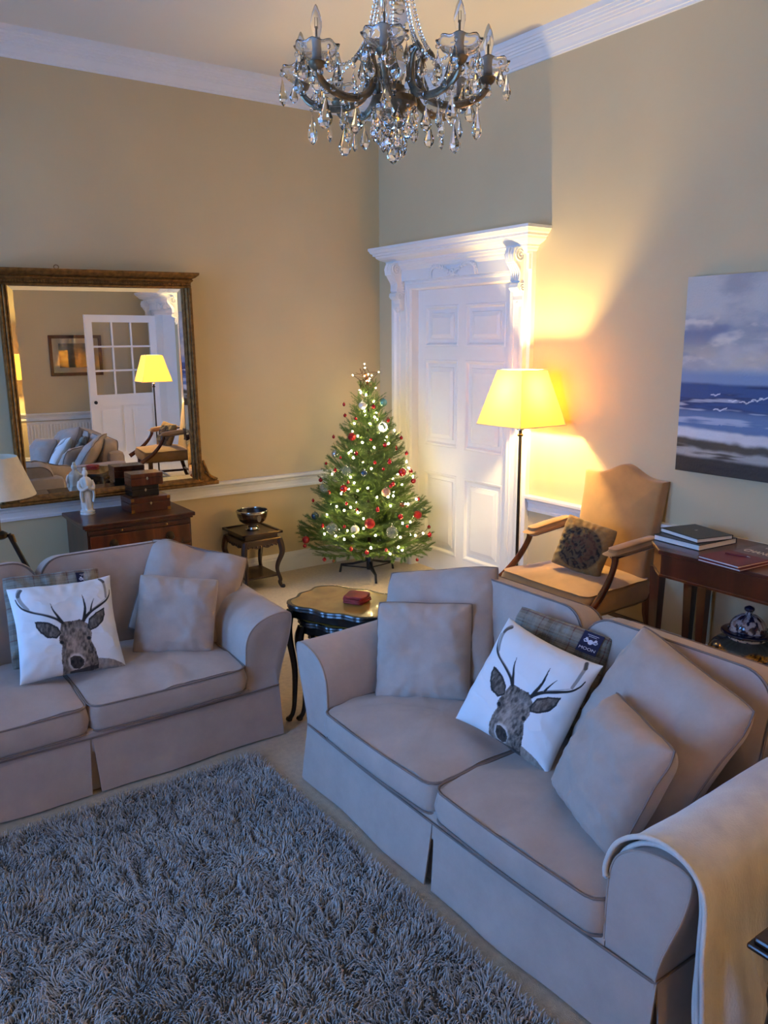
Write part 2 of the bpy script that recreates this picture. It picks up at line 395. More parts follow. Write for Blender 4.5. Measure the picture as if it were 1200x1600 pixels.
def doorcase(name, yo, label, leaf):
    """yo: y of the opening's edge nearest the tree wall"""
    r = thing(name, label, None, (0, 0, 0), kind='structure')
    yL, yR = yo
    lo, hi = min(yo), max(yo)
    # architrave mitred round the opening, with the reveal
    prof = [(-.004, .12), (-.004, -.01), (.008, -.028), (.04, -.028), (.046, -.038), (.058, -.04), (.062, -.034), (.12, -.04), (.126, -.052), (.15, -.06), (.168, -.075), (.18, -.078), (.2, -.078), (.2, 0)]
    rings = []
    for o_, x in prof:
        rings.append([(x, hi+o_, 0), (x, hi+o_, DH+o_), (x, lo-o_, DH+o_), (x, lo-o_, 0)])
    V = [p for q in rings for p in q]; F = []
    for i in range(len(rings)-1):
        for j in range(3): F.append((i*4+j, i*4+j+1, (i+1)*4+j+1, (i+1)*4+j))
    MB().add(V, F).build('architrave', 'white', r)
    # flat pilaster strips outside the architrave and frieze board
    b = MB().box(-.04, .002, hi+.195, hi+.235, 0, 2.60).box(-.04, .002, lo-.235, lo-.195, 0, 2.60)
    b.build('pilaster', 'white', r)
    MB().box(-.065, .002, lo-.228, hi+.228, DH+.07, 2.63).build('frieze', 'white', r)
    # cornice with mitred returns
    cp = [(0, 2.575), (.03, 2.575), (.034, 2.59), (.045, 2.6), (.05, 2.615), (.06, 2.62), (.06, 2.632), (.1, 2.65), (.12, 2.665), (.125, 2.68), (.14, 2.683), (.142, 2.698), (.155, 2.705), (.165, 2.725), (.17, 2.728), (.17, 2.748), (0, 2.752)]
    rings = []
    for p, z in cp:
        q = p+.055
        rings.append([(0, hi+.17+p, z), (-q, hi+.17+p, z), (-q, lo-.2-p, z), (0, lo-.2-p, z)])
    V = [p for q in rings for p in q]; F = []
    for i in range(len(rings)-1):
        for j in range(3): F.append((i*4+j, i*4+j+1, (i+1)*4+j+1, (i+1)*4+j))
    F.append((len(V)-4, len(V)-3, len(V)-2, len(V)-1))
    MB().add(V, F).build('cornice', 'white', r)
    # carved scroll brackets
    side = [(0, 2.62), (-.145, 2.62), (-.17, 2.60), (-.182, 2.565), (-.172, 2.525), (-.145, 2.50), (-.12, 2.475), (-.105, 2.445), (-.1, 2.41), (-.108, 2.385), (-.128, 2.37), (-.132, 2.345), (-.115, 2.325), (-.09, 2.32), (-.082, 2.29), (-.088, 2.262), (-.074, 2.235), (-.055, 2.225), (-.04, 2.24), (0, 2.25)]
    for yc in (hi+.115, lo-.145):
        cb = MB().prism([(x, z) for x, z in side], yc-.045, yc+.045, 'y')
        k = cb.build('corbel', 'white', r)
        orn = MB()
        for s_ in (-1, 1):
            sp = []
            for t in np.linspace(0, 4.6*PI, 44):
                rr = .05*(1-t/(4.8*PI)); sp.append((-.115+rr*math.cos(t+1.2), yc+s_*.048, 2.565+rr*math.sin(t+1.2)))
            orn.tube(sp, .006, 6)
            sp = []
            for t in np.linspace(0, 3.6*PI, 30):
                rr = .032*(1-t/(3.9*PI)); sp.append((-.085+rr*math.cos(-t+2.2), yc+s_*.048, 2.345+rr*math.sin(-t+2.2)))
            orn.tube(sp, .005, 6)
            for q in range(7): orn.sphere(.013, (-.05-.008*math.sin(q), yc+s_*.048, 2.49-.022*q), 8, 6, (1, .6, .8))
        for q in range(5): orn.tube(spline([(-.15, yc-.04+.02*q, 2.51), (-.11, yc-.042+.021*q, 2.45), (-.112, yc-.038+.019*q, 2.39)], 10), .009, 6)
        for q in range(7):
            t = -1.35+q*.45
            orn.sphere(.016, (-.08+.01*abs(t), yc+.036*math.sin(t), 2.238-.03*math.cos(t)+.03), 8, 6, (.6, .8, 1.5))
        for q in range(5): orn.tube([(-.172+.006*abs(q-2), yc-.036+.018*q, 2.61), (-.186+.004*abs(q-2), yc-.036+.018*q, 2.565), (-.17, yc-.036+.018*q, 2.52)], .008, 6)
        orn.build('carving', 'white', k, True)
    # carved sprays on the frieze
    yc = (lo+hi)/2; sw = MB()
    for s_ in (-1, 1):
        st = spline([(-.07, yc-s_*.08, 2.47), (-.075, yc+s_*.02, 2.50), (-.075, yc+s_*.12, 2.545), (-.075, yc+s_*.2, 2.562), (-.075, yc+s_*.255, 2.54), (-.07, yc+s_*.275, 2.49)], 30)
        sw.tube(st, .006, 6)
        for i in range(3, len(st)-1, 2):
            p = st[i]; d = st[i]-st[i-1]; d /= np.linalg.norm(d)
            for q in (-1, 1):
                nrm = np.array([0, -d[2], d[1]])*q
                sw.tube([p, p+d*.014+nrm*.012, p+d*.03+nrm*.014], [.006, .008, .002], 5)
    for q in range(6): sw.sphere(.011, (-.074, yc+.02*math.cos(q*1.05), 2.505+.018*math.sin(q*1.05)), 8, 6)
    sw.build('carved_sprays', 'white', r, True)
    if leaf:
        lf = MB().box(.085, .13, lo-.01, hi+.01, .005, DH+.01)
        # stiles and rails stand proud of the back board; the panels fill the openings between
        ys = [hi, hi-.095, hi-.53, hi-.62, hi-1.08, lo]
        zs = [.005, .17, .87, 1.10, 1.825, 1.93, 2.265, DH]
        for a, b_ in ((0, 1), (2, 3), (4, 5)): lf.box(.06, .09, ys[b_], ys[a], zs[0], zs[7])
        for a, b_ in ((0, 1), (2, 3), (4, 5), (6, 7)):
            lf.box(.06, .09, ys[2], ys[1], zs[a], zs[b_]).box(.06, .09, ys[4], ys[3], zs[a], zs[b_])
        d = lf.build('door_leaf', 'white', r)
        six_panels(d, 0, 0, .06, [(ys[2*k+2], ys[2*k+1], zs[2*j+1], zs[2*j+2]) for k in (0, 1) for j in (0, 1, 2)])
        MB().box(.06, .135, lo, hi, 0, .004).build('threshold', 'white', r)
    else:
        MB().box(.1, .302, lo-.001, lo+.006, 0, DH).box(.1, .302, hi-.006, hi+.001, 0, DH).box(.1, .302, lo, hi, DH-.006, DH+.001).build('lining', 'white', r)
    return r
doorcase('door_1', D1, 'white six-panel door with carved brackets beside the tree', True)
doorcase('door_2', D2, 'white carved doorcase reflected in the mirror', False)
# glazed door standing open in the second doorway, along the front wall
gd = thing('door_3', 'white glazed door standing open, seen in the mirror', None, (-.03, D2[1]+.05, 0), rotz=math.radians(168), kind='structure')
GW = 1.17
g = MB().box(0, .11, 0, .045, .01, 2.38).box(GW-.11, GW, 0, .045, .01, 2.38).box(.11, GW-.11, 0, .045, 2.27, 2.38).box(.11, GW-.11, 0, .045, .98, 1.16).box(.11, GW-.11, 0, .045, .01, .24).box(GW/2-.05, GW/2+.05, 0, .045, .24, .98)
for k in (1, 2):
    x = .11+(GW-.22)*k/3; g.box(x-.014, x+.014, .005, .04, 1.16, 2.27); z = 1.16+1.11*k/3; g.box(.11, GW-.11, .005, .04, z-.014, z+.014)
g.build('door_frame', 'white', gd)
for a in range(3):
    for b in range(3):
        x0 = .11+(GW-.22)*a/3; z0 = 1.16+.37*b
        MB().box(x0+.012, x0+(GW-.22)/3-.012, .020, .024, z0+.012, z0+.358).build('pane', M['pane'], gd)
for a in range(2):
    x0 = .11 if a == 0 else GW/2+.05
    x1 = GW/2-.05 if a == 0 else GW-.11
    p = MB(); p.box(x0, x1, .012, .033, .24, .98).box(x0+.06, x1-.06, .006, .039, .30, .92); p.build('panel', 'white', gd)
k = MB()
for s_ in (-1, 1): k.sphere(.028, (GW-.06, .0225+s_*.07, 1.05), 12, 8).tube([(GW-.06, .0225, 1.05), (GW-.06, .0225+s_*.06, 1.05)], .01, 8)
k.build('knob', 'black', gd, True)

# ------------------------------------------------------------------ soft furnishing helpers
def rrect(w, h, rc, n=8, m=6):
    """rounded rectangle outline, centred"""
    pts = []
    for cx, cy, a0 in ((w/2-rc, h/2-rc, 0), (-w/2+rc, h/2-rc, PI/2), (-w/2+rc, -h/2+rc, PI), (w/2-rc, -h/2+rc, 1.5*PI)):
        for i in range(n+1):
            a = a0+PI/2*i/n; pts.append((cx+rc*math.cos(a), cy+rc*math.sin(a)))
    # even resample
    P = np.array(pts+[pts[0]]); d = np.r_[0, np.cumsum(np.hypot(*np.diff(P, axis=0).T))]
    t = np.linspace(0, d[-1], 4*(n+m)*2, endpoint=False)
    return np.stack([np.interp(t, d, P[:, 0]), np.interp(t, d, P[:, 1])], 1)
def boxcushion(w, h, t, rc=.06, edge=.018, puff=.03, back=None, crumple=.006, seed=0, shape=None):
    """boxed cushion: outline in local x,y and thickness in z; returns mesh builder and the two seam loops"""
    O = rrect(w, h, rc); back = puff if back is None else back
    def at(s, z):
        x = O[:, 0]*s; y = O[:, 1]*s
        u = np.clip(np.abs(x)/(w/2), 0, 1); v = np.clip(np.abs(y)/(h/2), 0, 1)
        return x, y, u, v
    rings = []
    ss = [.02, .12, .25, .4, .55, .68, .8, .88, .94, .975]
    def face(sg, pf):
        R_ = []
        for s in ss:
            x, y, u, v = at(s, 0)
            z = t/2+pf*(1-u**2.4)*(1-v**2.4)+crumple*(fbm(x*9+seed, y*9, 3, seed)-.5)*2
            R_.append(np.stack([x, y, sg*z], 1))
        return R_
    top = face(1, puff); bot = face(-1, back)
    er = edge
    rings = top
    for a in (20, 45, 70, 90):
        k = math.radians(a); ins = er*(1-math.sin(k)); dz = er*(1-math.cos(k))
        sx = (w/2-ins)/(w/2); sy = (h/2-ins)/(h/2)
        rings.append(np.stack([O[:, 0]*sx, O[:, 1]*sy, np.full(len(O), t/2-dz)], 1))
    bulge = 1+.008/(min(w, h)/2)
    rings.append(np.stack([O[:, 0]*bulge, O[:, 1]*bulge, np.zeros(len(O))], 1))
    for a in (90, 70, 45, 20):
        k = math.radians(a); ins = er*(1-math.sin(k)); dz = er*(1-math.cos(k))
        sx = (w/2-ins)/(w/2); sy = (h/2-ins)/(h/2)
        rings.append(np.stack([O[:, 0]*sx, O[:, 1]*sy, np.full(len(O), -t/2+dz)], 1))
    rings += bot[::-1]
    if shape: rings = [shape(r) for r in rings]
    mb = MB().loft([r.tolist() for r in rings])
    k = .55*er
    seams = []
    for sg in (1, -1):
        q = np.stack([O[:, 0]*(w/2-er*.12)/(w/2), O[:, 1]*(h/2-er*.12)/(h/2), np.full(len(O), sg*(t/2-er*.12))], 1)
        seams.append(shape(q) if shape else q)
    return mb, seams

# ------------------------------------------------------------------ sofas
def arm_section(sx, y):
    """closed outline of the arm at depth y in x,z; sx the side"""
    up = .03*smooth(.1, .9, y)+.0
    pts = [(.765, .20), (.767, .36), (.769, .46), (.776, .53), (.798, .582), (.842, .622+up), (.90, .645+up), (.965, .655+up), (1.012, .650+up), (1.031, .632+up), (1.029, .58), (1.010, .50), (.983, .42), (.958, .34), (.945, .27), (.945, .20)]
    P = spline(pts, 60)
    return [(sx*p[0], p[1]) for p in P]
def skirt(mb, p0, p1, outn, z0=.012, z1=.27, flare=.028, waves=3, seed=0, n=40, open_=0):
    """a hanging panel from p0 to p1 with soft waves"""
    p0 = np.array(p0, float); p1 = np.array(p1, float); outn = np.array(outn, float)
    rows = []
    for z in np.linspace(z1, z0, 9):
        t = (z1-z)/(z1-z0); row = []
        for u in np.linspace(0, 1, n):
            if open_ == 1: b = p0+(p1-p0)*(u*(1-.016*t))
            elif open_ == 2: b = p0+(p1-p0)*(.016*t+u*(1-.016*t))
            else: b = p0+(p1-p0)*u
            wv = math.sin(u*PI*waves*2+seed)*.007*t+ (fbm(np.array(u*4), np.array(seed+t), 2)-.5)*.014*t
            row.append((b[0]+outn[0]*(flare*t+wv), b[1]+outn[1]*(flare*t+wv), z))
        rows.append(row)
    A = np.array(rows); B = A-np.array([outn[0], outn[1], 0])*.006
    mb.grid(A); mb.grid(B, flip=True)
    edge = np.stack([A[-1], B[-1]]); mb.grid(edge)
    for c in (0, -1): mb.grid(np.stack([A[:, c], B[:, c]]))
    return mb
def make_sofa(label, loc, rotz):
    r = thing('sofa', label, 'sofa', loc, rotz, 'matching two-seat sofas')
    bd = MB().bbox(-.93, .93, .05, .97, .05, .31, .02)
    bd.bbox(-.9, .9, .80, .985, .28, .78, .06); fr = bd.build('frame', 'fabric', r, True)
    # front rail, slightly bowed
    rail = MB(); rows = []
    for z in (.20, .255, .29, .305):
        rows.append([(x, .03-.02*(1-(x/.93)**2)+(.02 if z > .3 else 0), z) for x in np.linspace(-.775, .775, 40)])
    A = np.array(rows); B = A+np.array([0, .08, 0]); rail.grid(A).grid(B, flip=True); rail.grid(np.stack([A[-1], B[-1]]))
    rail.build('front_rail', 'fabric', r, True)
    for sx in (-1, 1):
        ys = [.034, .027, .030, .042, .1, .25, .45, .65, .8, .9, .95]; rings = []
        for i, y in enumerate(ys):
            S = arm_section(sx, max(y, .06)); c = np.mean(S, 0)
            k = [.55, .93, .982, 1, 1, 1, 1, 1, 1, .99, .96][i]
            rings.append([(c[0]+(p[0]-c[0])*k, y, c[1]+(p[1]-c[1])*k) for p in S])
        a = MB().loft(rings).build('arm', 'fabric', r, True, angle=60)
        S = arm_section(sx, .06); c = np.mean(S, 0)
        MB().tube([(c[0]+(p[0]-c[0])*.985, .030, c[1]+(p[1]-c[1])*.985) for p in S], .0036, 6).build('piping', 'pipe_light', a, True)
    sk = [((-.95, .03, 0), (-.006, .008, 0), (0, -1), 1.5, 1), ((.006, .008, 0), (.95, .03, 0), (0, -1), 1.5, 4), ((-.945, .96, 0), (-.945, .04, 0), (-1, 0), 2, 2), ((.945, .04, 0), (.945, .96, 0), (1, 0), 2, 3), ((.94, .975, 0), (-.94, .975, 0), (0, 1), 2, 5)]
    for p0, p1, nn, wv, sd in sk: skirt(MB(), p0, p1, nn, waves=wv, seed=sd, open_={1: 1, 4: 2}.get(sd, 0)).build('skirt_panel', 'fabric', r, True)
    MB().box(-.05, .05, .022, .03, .012, .265).build('pleat_backing', 'fabric', r)
    loop = [(-.948, .96, .272), (-.948, .03, .272)]+[(x, .026-.024*(1-(x/.95)**2), .272) for x in np.linspace(-.94, .94, 30)]+[(.948, .03, .272), (.948, .96, .272)]
    MB().tube(loop, .0042, 6).build('piping', 'piping', r, True)
    for sx in (-1, 1):
        def sag(P, sx=sx):
            Q = P.copy(); f = smooth(.1, .33, -P[:, 1]); Q[:, 2] -= .012*f; Q[:, 1] -= .012*(1-(P[:, 0]/.4)**2)*f; return Q
        mb, seams = boxcushion(.765, .72, .125, .05, .02, .034, .0, .012, seed=3+sx, shape=sag)
        o = mb.build('seat_cushion', 'fabric', r, True, loc=(sx*.384, .36, .367), angle=50)
        for s_ in seams: MB().tube(s_, .0045, 6, True).build('piping', 'piping', o, True)
        mb, seams = boxcushion(.80, .50, .155, .12, .022, .028, .02, .010, seed=8+sx)
        o = mb.build('back_cushion', 'fabric', r, True, loc=(sx*.402, .815, .655), angle=50)
        o.rotation_euler = (PI/2-math.radians(14), 0, 0)
        for s_ in seams: MB().tube(s_, .0045, 6, True).build('piping', 'piping', o, True)
    for sx in (-1, 1):
        for y in (.1, .88): MB().lathe([(.02, 0), (.028, .03), (.024, .06)], 12, TR(sx*.86, y, 0)).build('foot', 'darkwood', r, True)
    return r
make_sofa('taupe linen sofa in front of the chest of drawers and mirror', (-3.455, -2.70, 0), 0)
make_sofa('taupe linen sofa with a pale throw over one arm, facing the rug', (-2.635, -4.085, 0), -PI/2)

# ------------------------------------------------------------------ scatter cushions
def pillow(name, s, T_, label, pose, mm='fabric', pipe=None, n=40, dent=None, seed=0, group=None, cat='cushion', pr=None, pinch=.05, calm=1.):
    """knife-edged cushion; pose = centre x,y,z, heading of the face, lean back, roll"""
    x, y, z, yaw, lean, roll = pose
    nr = Vector((math.cos(yaw), math.sin(yaw), 0)); up = Vector((0, 0, 1)); rt = up.cross(nr)
    n2 = nr*math.cos(lean)+up*math.sin(lean); u2 = up*math.cos(lean)-nr*math.sin(lean)
    rr = rt*math.cos(roll)+u2*math.sin(roll); uu = -rt*math.sin(roll)+u2*math.cos(roll)
    Mx = Matrix(((rr.x, uu.x, n2.x, x), (rr.y, uu.y, n2.y, y), (rr.z, uu.z, n2.z, z), (0, 0, 0, 1)))
    a = np.linspace(-1, 1, n); a = np.sign(a)*(1-(1-np.abs(a))**1.25)
    U, V = np.meshgrid(a, a)
    cr = 1-(.05 if calm == 1 else .0)*np.abs(U*V)**4
    X = U*(1-pinch*(1-V**2)**1.0*np.abs(U)**3+.018*(fbm(V*1.6+seed, U*0+seed, 2, 50)-.5)*U**2)*cr*s/2
    Y = V*(1-pinch*(1-U**2)**1.0*np.abs(V)**3+.018*(fbm(U*1.6+seed, V*0+seed, 2, 51)-.5)*V**2)*cr*s/2
    prof = ((1-np.abs(U)**3.0)*(1-np.abs(V)**3.0))
    Z = T_*.62*np.power(np.clip(prof, 0, 1), .5)
    rim = (1-prof)*prof*4
    crease = 1-np.abs(2*fbm(U*1.5+seed+.8*V, V*2.6-seed, 3, seed+60)-1)
    wr = ((fbm(U*2.2+seed, V*2.2, 3, seed)-.5)*.03+(crease**5-.3)*.007)*np.clip(prof*2.5, 0, 1)
    ang = np.arctan2(V, U); rad = np.maximum(np.abs(U), np.abs(V))
    gath = np.sin(ang*22+seed+3*fbm(ang*2+9, rad*2+seed, 2))*.0034*smooth(.5, .95, rad)*(rad < .999)
    dz = (wr+gath*(prof > 0))*calm
    wav = (fbm(U*1.3+seed*2+5, V*1.3, 2, seed+3)-.5)*.07*(np.abs(U)**2+np.abs(V)**2)/2   # the whole edge wanders a little
    if dent is not None:
        for (du, dv, dr, dd) in dent: dz = dz-dd*np.exp(-(((U-du)/dr)**2+((V-dv)/dr)**2))*(prof > 0)
    F_ = np.stack([X, Y, Z+dz+wav], -1); B_ = np.stack([X, Y, -Z*.9+wav], -1)
    mb = MB().grid(F_).grid(B_, flip=True)
    me_o = mb.build(name, mm, None, True, angle=False)
    me = me_o.data
    bm = bmesh.new(); bm.from_mesh(me)
    if pr is not None:
        pass
    else: bmesh.ops.remove_doubles(bm, verts=bm.verts[:], dist=.0002)
    bmesh.ops.recalc_face_normals(bm, faces=bm.faces[:]); bm.to_mesh(me); bm.free()
    me.polygons.foreach_set('use_smooth', [True]*len(me.polygons))
    if pr is not None:
        u = (U.ravel()+1)/2; v = (V.ravel()+1)/2
        c = pr(u, v); set_print(me, np.concatenate([c[0], c[1]]))
    me_o.matrix_world = Mx
    setp(me_o, label, cat, group)
    if pipe:
        E_ = np.concatenate([F_[0, :-1], F_[:-1, -1], F_[-1, :0:-1], F_[:0:-1, 0]])
        MB().tube(E_, .0042, 6, True).build('piping', pipe, me_o, True)
    return me_o
def poly_in(px, py, poly):
    P = np.array(poly, float); c = np.zeros(px.shape, bool); n = len(P)
    for i in range(n):
        x0, y0 = P[i]; x1, y1 = P[(i+1) % n]
        k = ((y0 > py) != (y1 > py)) & (px < (x1-x0)*(py-y0)/((y1-y0) if y1 != y0 else 1e-9)+x0)
        c ^= k
    return c
def line_d(px, py, pts):
    d = np.full(px.shape, 1e9); t_at = np.zeros(px.shape); n = len(pts)-1
    for i in range(n):
        ax, ay = pts[i]; bx, by = pts[i+1]
        t = np.clip(((px-ax)*(bx-ax)+(py-ay)*(by-ay))/((bx-ax)**2+(by-ay)**2), 0, 1)
        q = np.hypot(px-ax-t*(bx-ax), py-ay-t*(by-ay)); k = q < d
        d = np.where(k, q, d); t_at = np.where(k, (i+t)/n, t_at)
    return d, t_at
def stag_print(u, v):
    """stag's head on off-white canvas; drawing frame 1000 x 1000, y down"""
    # corners of the drawing frame as sketched: map the unit square onto them
    TL, TR_, BR, BL = np.array([60, 265.]), np.array([995, 140.]), np.array([1125, 925.]), np.array([190, 1100.])
    w_ = (1-v)
    px = (1-u)*(1-w_)*TL[0]+u*(1-w_)*TR_[0]+u*w_*BR[0]+(1-u)*w_*BL[0]
    py = (1-u)*(1-w_)*TL[1]+u*(1-w_)*TR_[1]+u*w_*BR[1]+(1-u)*w_*BL[1]
    wob = 10*(fbm(px/40, py/40, 3, 2)-.5)
    qx, qy = px+wob, py+10*(fbm(px/40, py/40, 3, 5)-.5)
    c = np.tile(np.array(lin(226, 226, 228)), (len(u), 1))
    fur = fbm(px/16, py/30, 4, 1); fine = fbm(px/7, py/12, 3, 9)
    def paint(mask, rgb, a=1.):
        nonlocal c
        mask = np.clip(np.asarray(mask, float)*a, 0, 1)[:, None]
        c = c*(1-mask)+np.asarray(rgb)*mask
    G = lambda t, k=1.: np.stack([np.interp(t, [0, 1], [.018*k, .37*k]), np.interp(t, [0, 1], [.012*k, .30*k]), np.interp(t, [0, 1], [.009*k, .25*k])], 1)
    tone = np.clip((fur-.25)*1.5+.35*(fine-.5), 0, 1)
    neck = poly_in(qx, qy, [(790, 960), (860, 885), (1000, 882), (1140, 915), (1140, 940), (850, 985)])
    paint(neck, G(np.clip(tone*.6+.55, 0, 1)))
    head = poly_in(qx, qy, [(530, 600), (600, 590), (690, 572), (765, 605), (802, 680), (792, 742), (835, 810), (858, 880), (870, 965), (780, 1010), (640, 1045), (560, 1060), (552, 980), (533, 900), (538, 800), (510, 752), (512, 680)])
    sh = np.clip(tone*.9+.12+.4*np.exp(-((px-650)/45)**2)*smooth(700, 780, py)-.25*smooth(740, 840, px), 0, 1)
    paint(head, G(sh))
    paint(head & (qy < 640), G(tone*.75, .8), .6)
    paint(np.exp(-(((px-715)/70)**2+((py-640)/18)**2)), (.5, .46, .42), .25)
    for ear, cx, cy in (([(293, 592), (350, 597), (420, 605), (500, 640), (530, 690), (490, 735), (410, 733), (350, 690), (310, 640)], 430, 675), ([(925, 458), (928, 520), (905, 580), (850, 635), (790, 662), (760, 640), (772, 570), (840, 505)], 850, 575)):
        m_ = poly_in(qx, qy, ear); d, _ = line_d(px, py, ear+[ear[0]])
        paint(m_, G(np.clip(tone*.7+.05, 0, 1), .8)); paint(m_ & (d < 13), (.012, .01, .009), .9)
    def stroke(pts, w0, w1, col, a=1.):
        d, t = line_d(px, py, spline(pts, 30)); wd = w0+(w1-w0)*t
        paint(1-smooth(wd*.75, wd*1.1, d), col, a)
    bl = (.012, .010, .010); gy = (.30, .28, .27)
    stroke([(235, 490), (190, 440), (160, 390), (150, 340), (165, 300)], 16, 22, gy); stroke([(150, 355), (160, 325), (178, 298)], 18, 14, (.09, .08, .075))
    stroke([(945, 365), (942, 290), (925, 225), (895, 185)], 12, 15, gy); stroke([(925, 215), (905, 195), (885, 178)], 14, 12, (.08, .07, .06))
    stroke([(535, 605), (480, 572), (380, 540), (265, 512), (190, 478), (145, 430), (125, 385)], 13, 5, bl)
    stroke([(520, 575), (430, 545), (300, 515), (215, 478)], 4, 3, gy, .7)
    stroke([(535, 600), (495, 548), (455, 495), (432, 440)], 16, 2, bl)
    stroke([(725, 575), (790, 505), (880, 445), (950, 392), (985, 335), (992, 285)], 15, 4, bl); stroke([(780, 500), (870, 435), (940, 380)], 5, 3, gy, .7)
    stroke([(728, 575), (740, 480), (730, 410), (715, 352)], 17, 2, bl); stroke([(792, 492), (803, 440), (823, 388)], 10, 2, bl)
    for ex, ey in ((532, 768), (772, 724)): paint(1-smooth(14, 24, np.hypot((px-ex), (py-ey)*1.2)), (.006, .005, .005))
    paint(1-smooth(60, 85, np.hypot(px-668, (py-925)*1.05)), np.array([.55, .52, .49])*(.8+.4*fine)[:, None], .85)
    nose = poly_in(qx, qy, [(606, 895), (640, 876), (700, 878), (735, 905), (735, 950), (700, 985), (650, 985), (615, 950)])
    paint(nose, G(tone*.25, .6)); 
    for nx, ny in ((632, 925), (705, 915)): paint(1-smooth(10, 20, np.hypot(px-nx, py-ny)), (.004, .004, .004))
    paint(poly_in(qx, qy, [(620, 1005), (700, 985), (790, 955), (860, 935), (870, 962), (770, 1000), (700, 1025), (620, 1045)]), (.008, .007, .007), .9)
    back = np.tile(np.array(lin(205, 200, 192)), (len(u), 1))
    return c, back
def tartan(u, v):
    base = np.array(lin(122, 116, 104)); c = np.tile(base, (len(u), 1))
    def band(t, a, b): return ((t % 1) > a) & ((t % 1) < b)
    dark = np.array(lin(38, 38, 42)); pale = np.array(lin(150, 150, 140)); red = np.array(lin(96, 44, 38)); blue = np.array(lin(120, 140, 140))
    for t in (u*3.0, v*3.0):
        fine = (np.sin((t % 1)*2*PI*26) > 0)
        k = (band(t, .12, .42) & fine); c[k] = c[k]*.35+dark*.65*.9
        k = (band(t, .55, .8) & fine); c[k] = c[k]*.45+pale*.55
        k = band(t, .90, .935); c[k] = c[k]*.3+red*.7
        k = band(t, .47, .53); c[k] = c[k]*.6+blue*.4
    c = c*(.9+.2*fbm(u*80, v*80, 2))[:, None]
    return c, c*.95
def tapestry(u, v):
    g = np.array(lin(142, 108, 58)); d = np.array(lin(26, 20, 17)); r = np.array(lin(92, 56, 36)); b = np.array(lin(78, 66, 46))
    wx = u+.05*(fbm(u*9, v*9, 3, 6)-.5)*4; wy = v+.05*(fbm(u*9+4, v*9, 3, 7)-.5)*4
    w_ = np.sin(wx*48)*np.sin(wy*44)+.7*np.sin((wx+wy)*30)
    rad = np.hypot(u-.48, (v-.46)*1.05)
    c = np.tile(g, (len(u), 1))*(.8+.3*fbm(u*30, v*30, 2, 4))[:, None]
    inner = (1-smooth(.36, .46, rad))[:, None]; c = c*(1-inner)+b*inner
    m = (smooth(-.1, .5, w_)*(1-smooth(.38, .44, rad)))[:, None]; c = c*(1-m)+d*m
    m2 = (smooth(.5, .6, fbm(u*11+3, v*11, 3, 8))*(1-smooth(.3, .38, rad)))[:, None]; c = c*(1-m2*.6)+r*m2*.6
    m3 = smooth(.012, .0, np.abs(rad-.40))[:, None]; c = c*(1-m3*.6)+d*m3*.6
    return c, np.tile(g*.8, (len(u), 1))
M['print'] = attr_mat('printed_canvas', .85, .25, 500, .001, .1)
M['tweed'] = attr_mat('tweed_check', .95, .5, 400, .0015, .2)
M['tapestry'] = attr_mat('tapestry_weave', .9, .5, 260, .002, .2)
pillow('cushion', .575, .15, 'large taupe cushion in the back corner by the nest of tables', (-2.03, -3.37, .69, 3.56, .56, .2), pipe='piping', seed=1, group='taupe sofa cushions', dent=[(.0, .35, .5, .02)])
pillow('cushion', .445, .13, 'small square taupe cushion with a few white specks by the nest of tables', (-2.185, -3.46, .632, 3.80, .46, .084), pipe='piping', seed=2, group='taupe sofa cushions')
pillow('cushion', .437, .09, 'grey check tweed cushion with a navy tag behind the stag cushion, rug-side sofa', (-2.00, -4.035, .687, 3.40, .47, -.107), 'tweed', seed=3, pr=tartan, n=200)
pillow('cushion', .455, .13, 'white stag print cushion tilted on the sofa with the throw', (-2.19, -4.105, .668, 3.386, .52, -.2), 'print', seed=4, pr=stag_print, n=230, pinch=.075, calm=.4)
pillow('cushion', .575, .22, 'large taupe cushion leaning in the corner next to the throw', (-2.06, -4.585, .665, 2.976, .49, -.195), pipe='piping', seed=5, group='taupe sofa cushions', dent=[(.3, .4, .4, .03)])
pillow('cushion', .41, .19, 'small taupe cushion resting in front of the throw-covered arm', (-2.317, -4.629, .625, 2.754, .479, -.053), pipe='piping', seed=6, group='taupe sofa cushions')
pillow('cushion', .465, .10, 'grey check tweed cushion mostly hidden behind the stag cushion, mirror-side sofa', (-3.435, -2.15, .675, 4.68, .45, -.05), 'tweed', seed=7, pr=tartan, n=200)
pillow('cushion', .475, .13, 'white stag print cushion on the sofa by the chest of drawers', (-3.42, -2.27, .652, 4.63, .60, -.017), 'print', seed=8, pr=stag_print, n=230, pinch=.075, calm=.5)
pillow('cushion', .545, .16, 'large slumped taupe cushion with a creased top near the carved stand', (-2.734, -2.10, .66, 4.401, .62, -.317), pipe='piping', seed=9, group='taupe sofa cushions', dent=[(.0, .75, .45, .05)])
pillow('cushion', .41, .13, 'small taupe cushion in front of the slumped one, mirror-side sofa', (-2.89, -2.30, .615, 4.30, .35, -.13), seed=10, group='taupe sofa cushions')
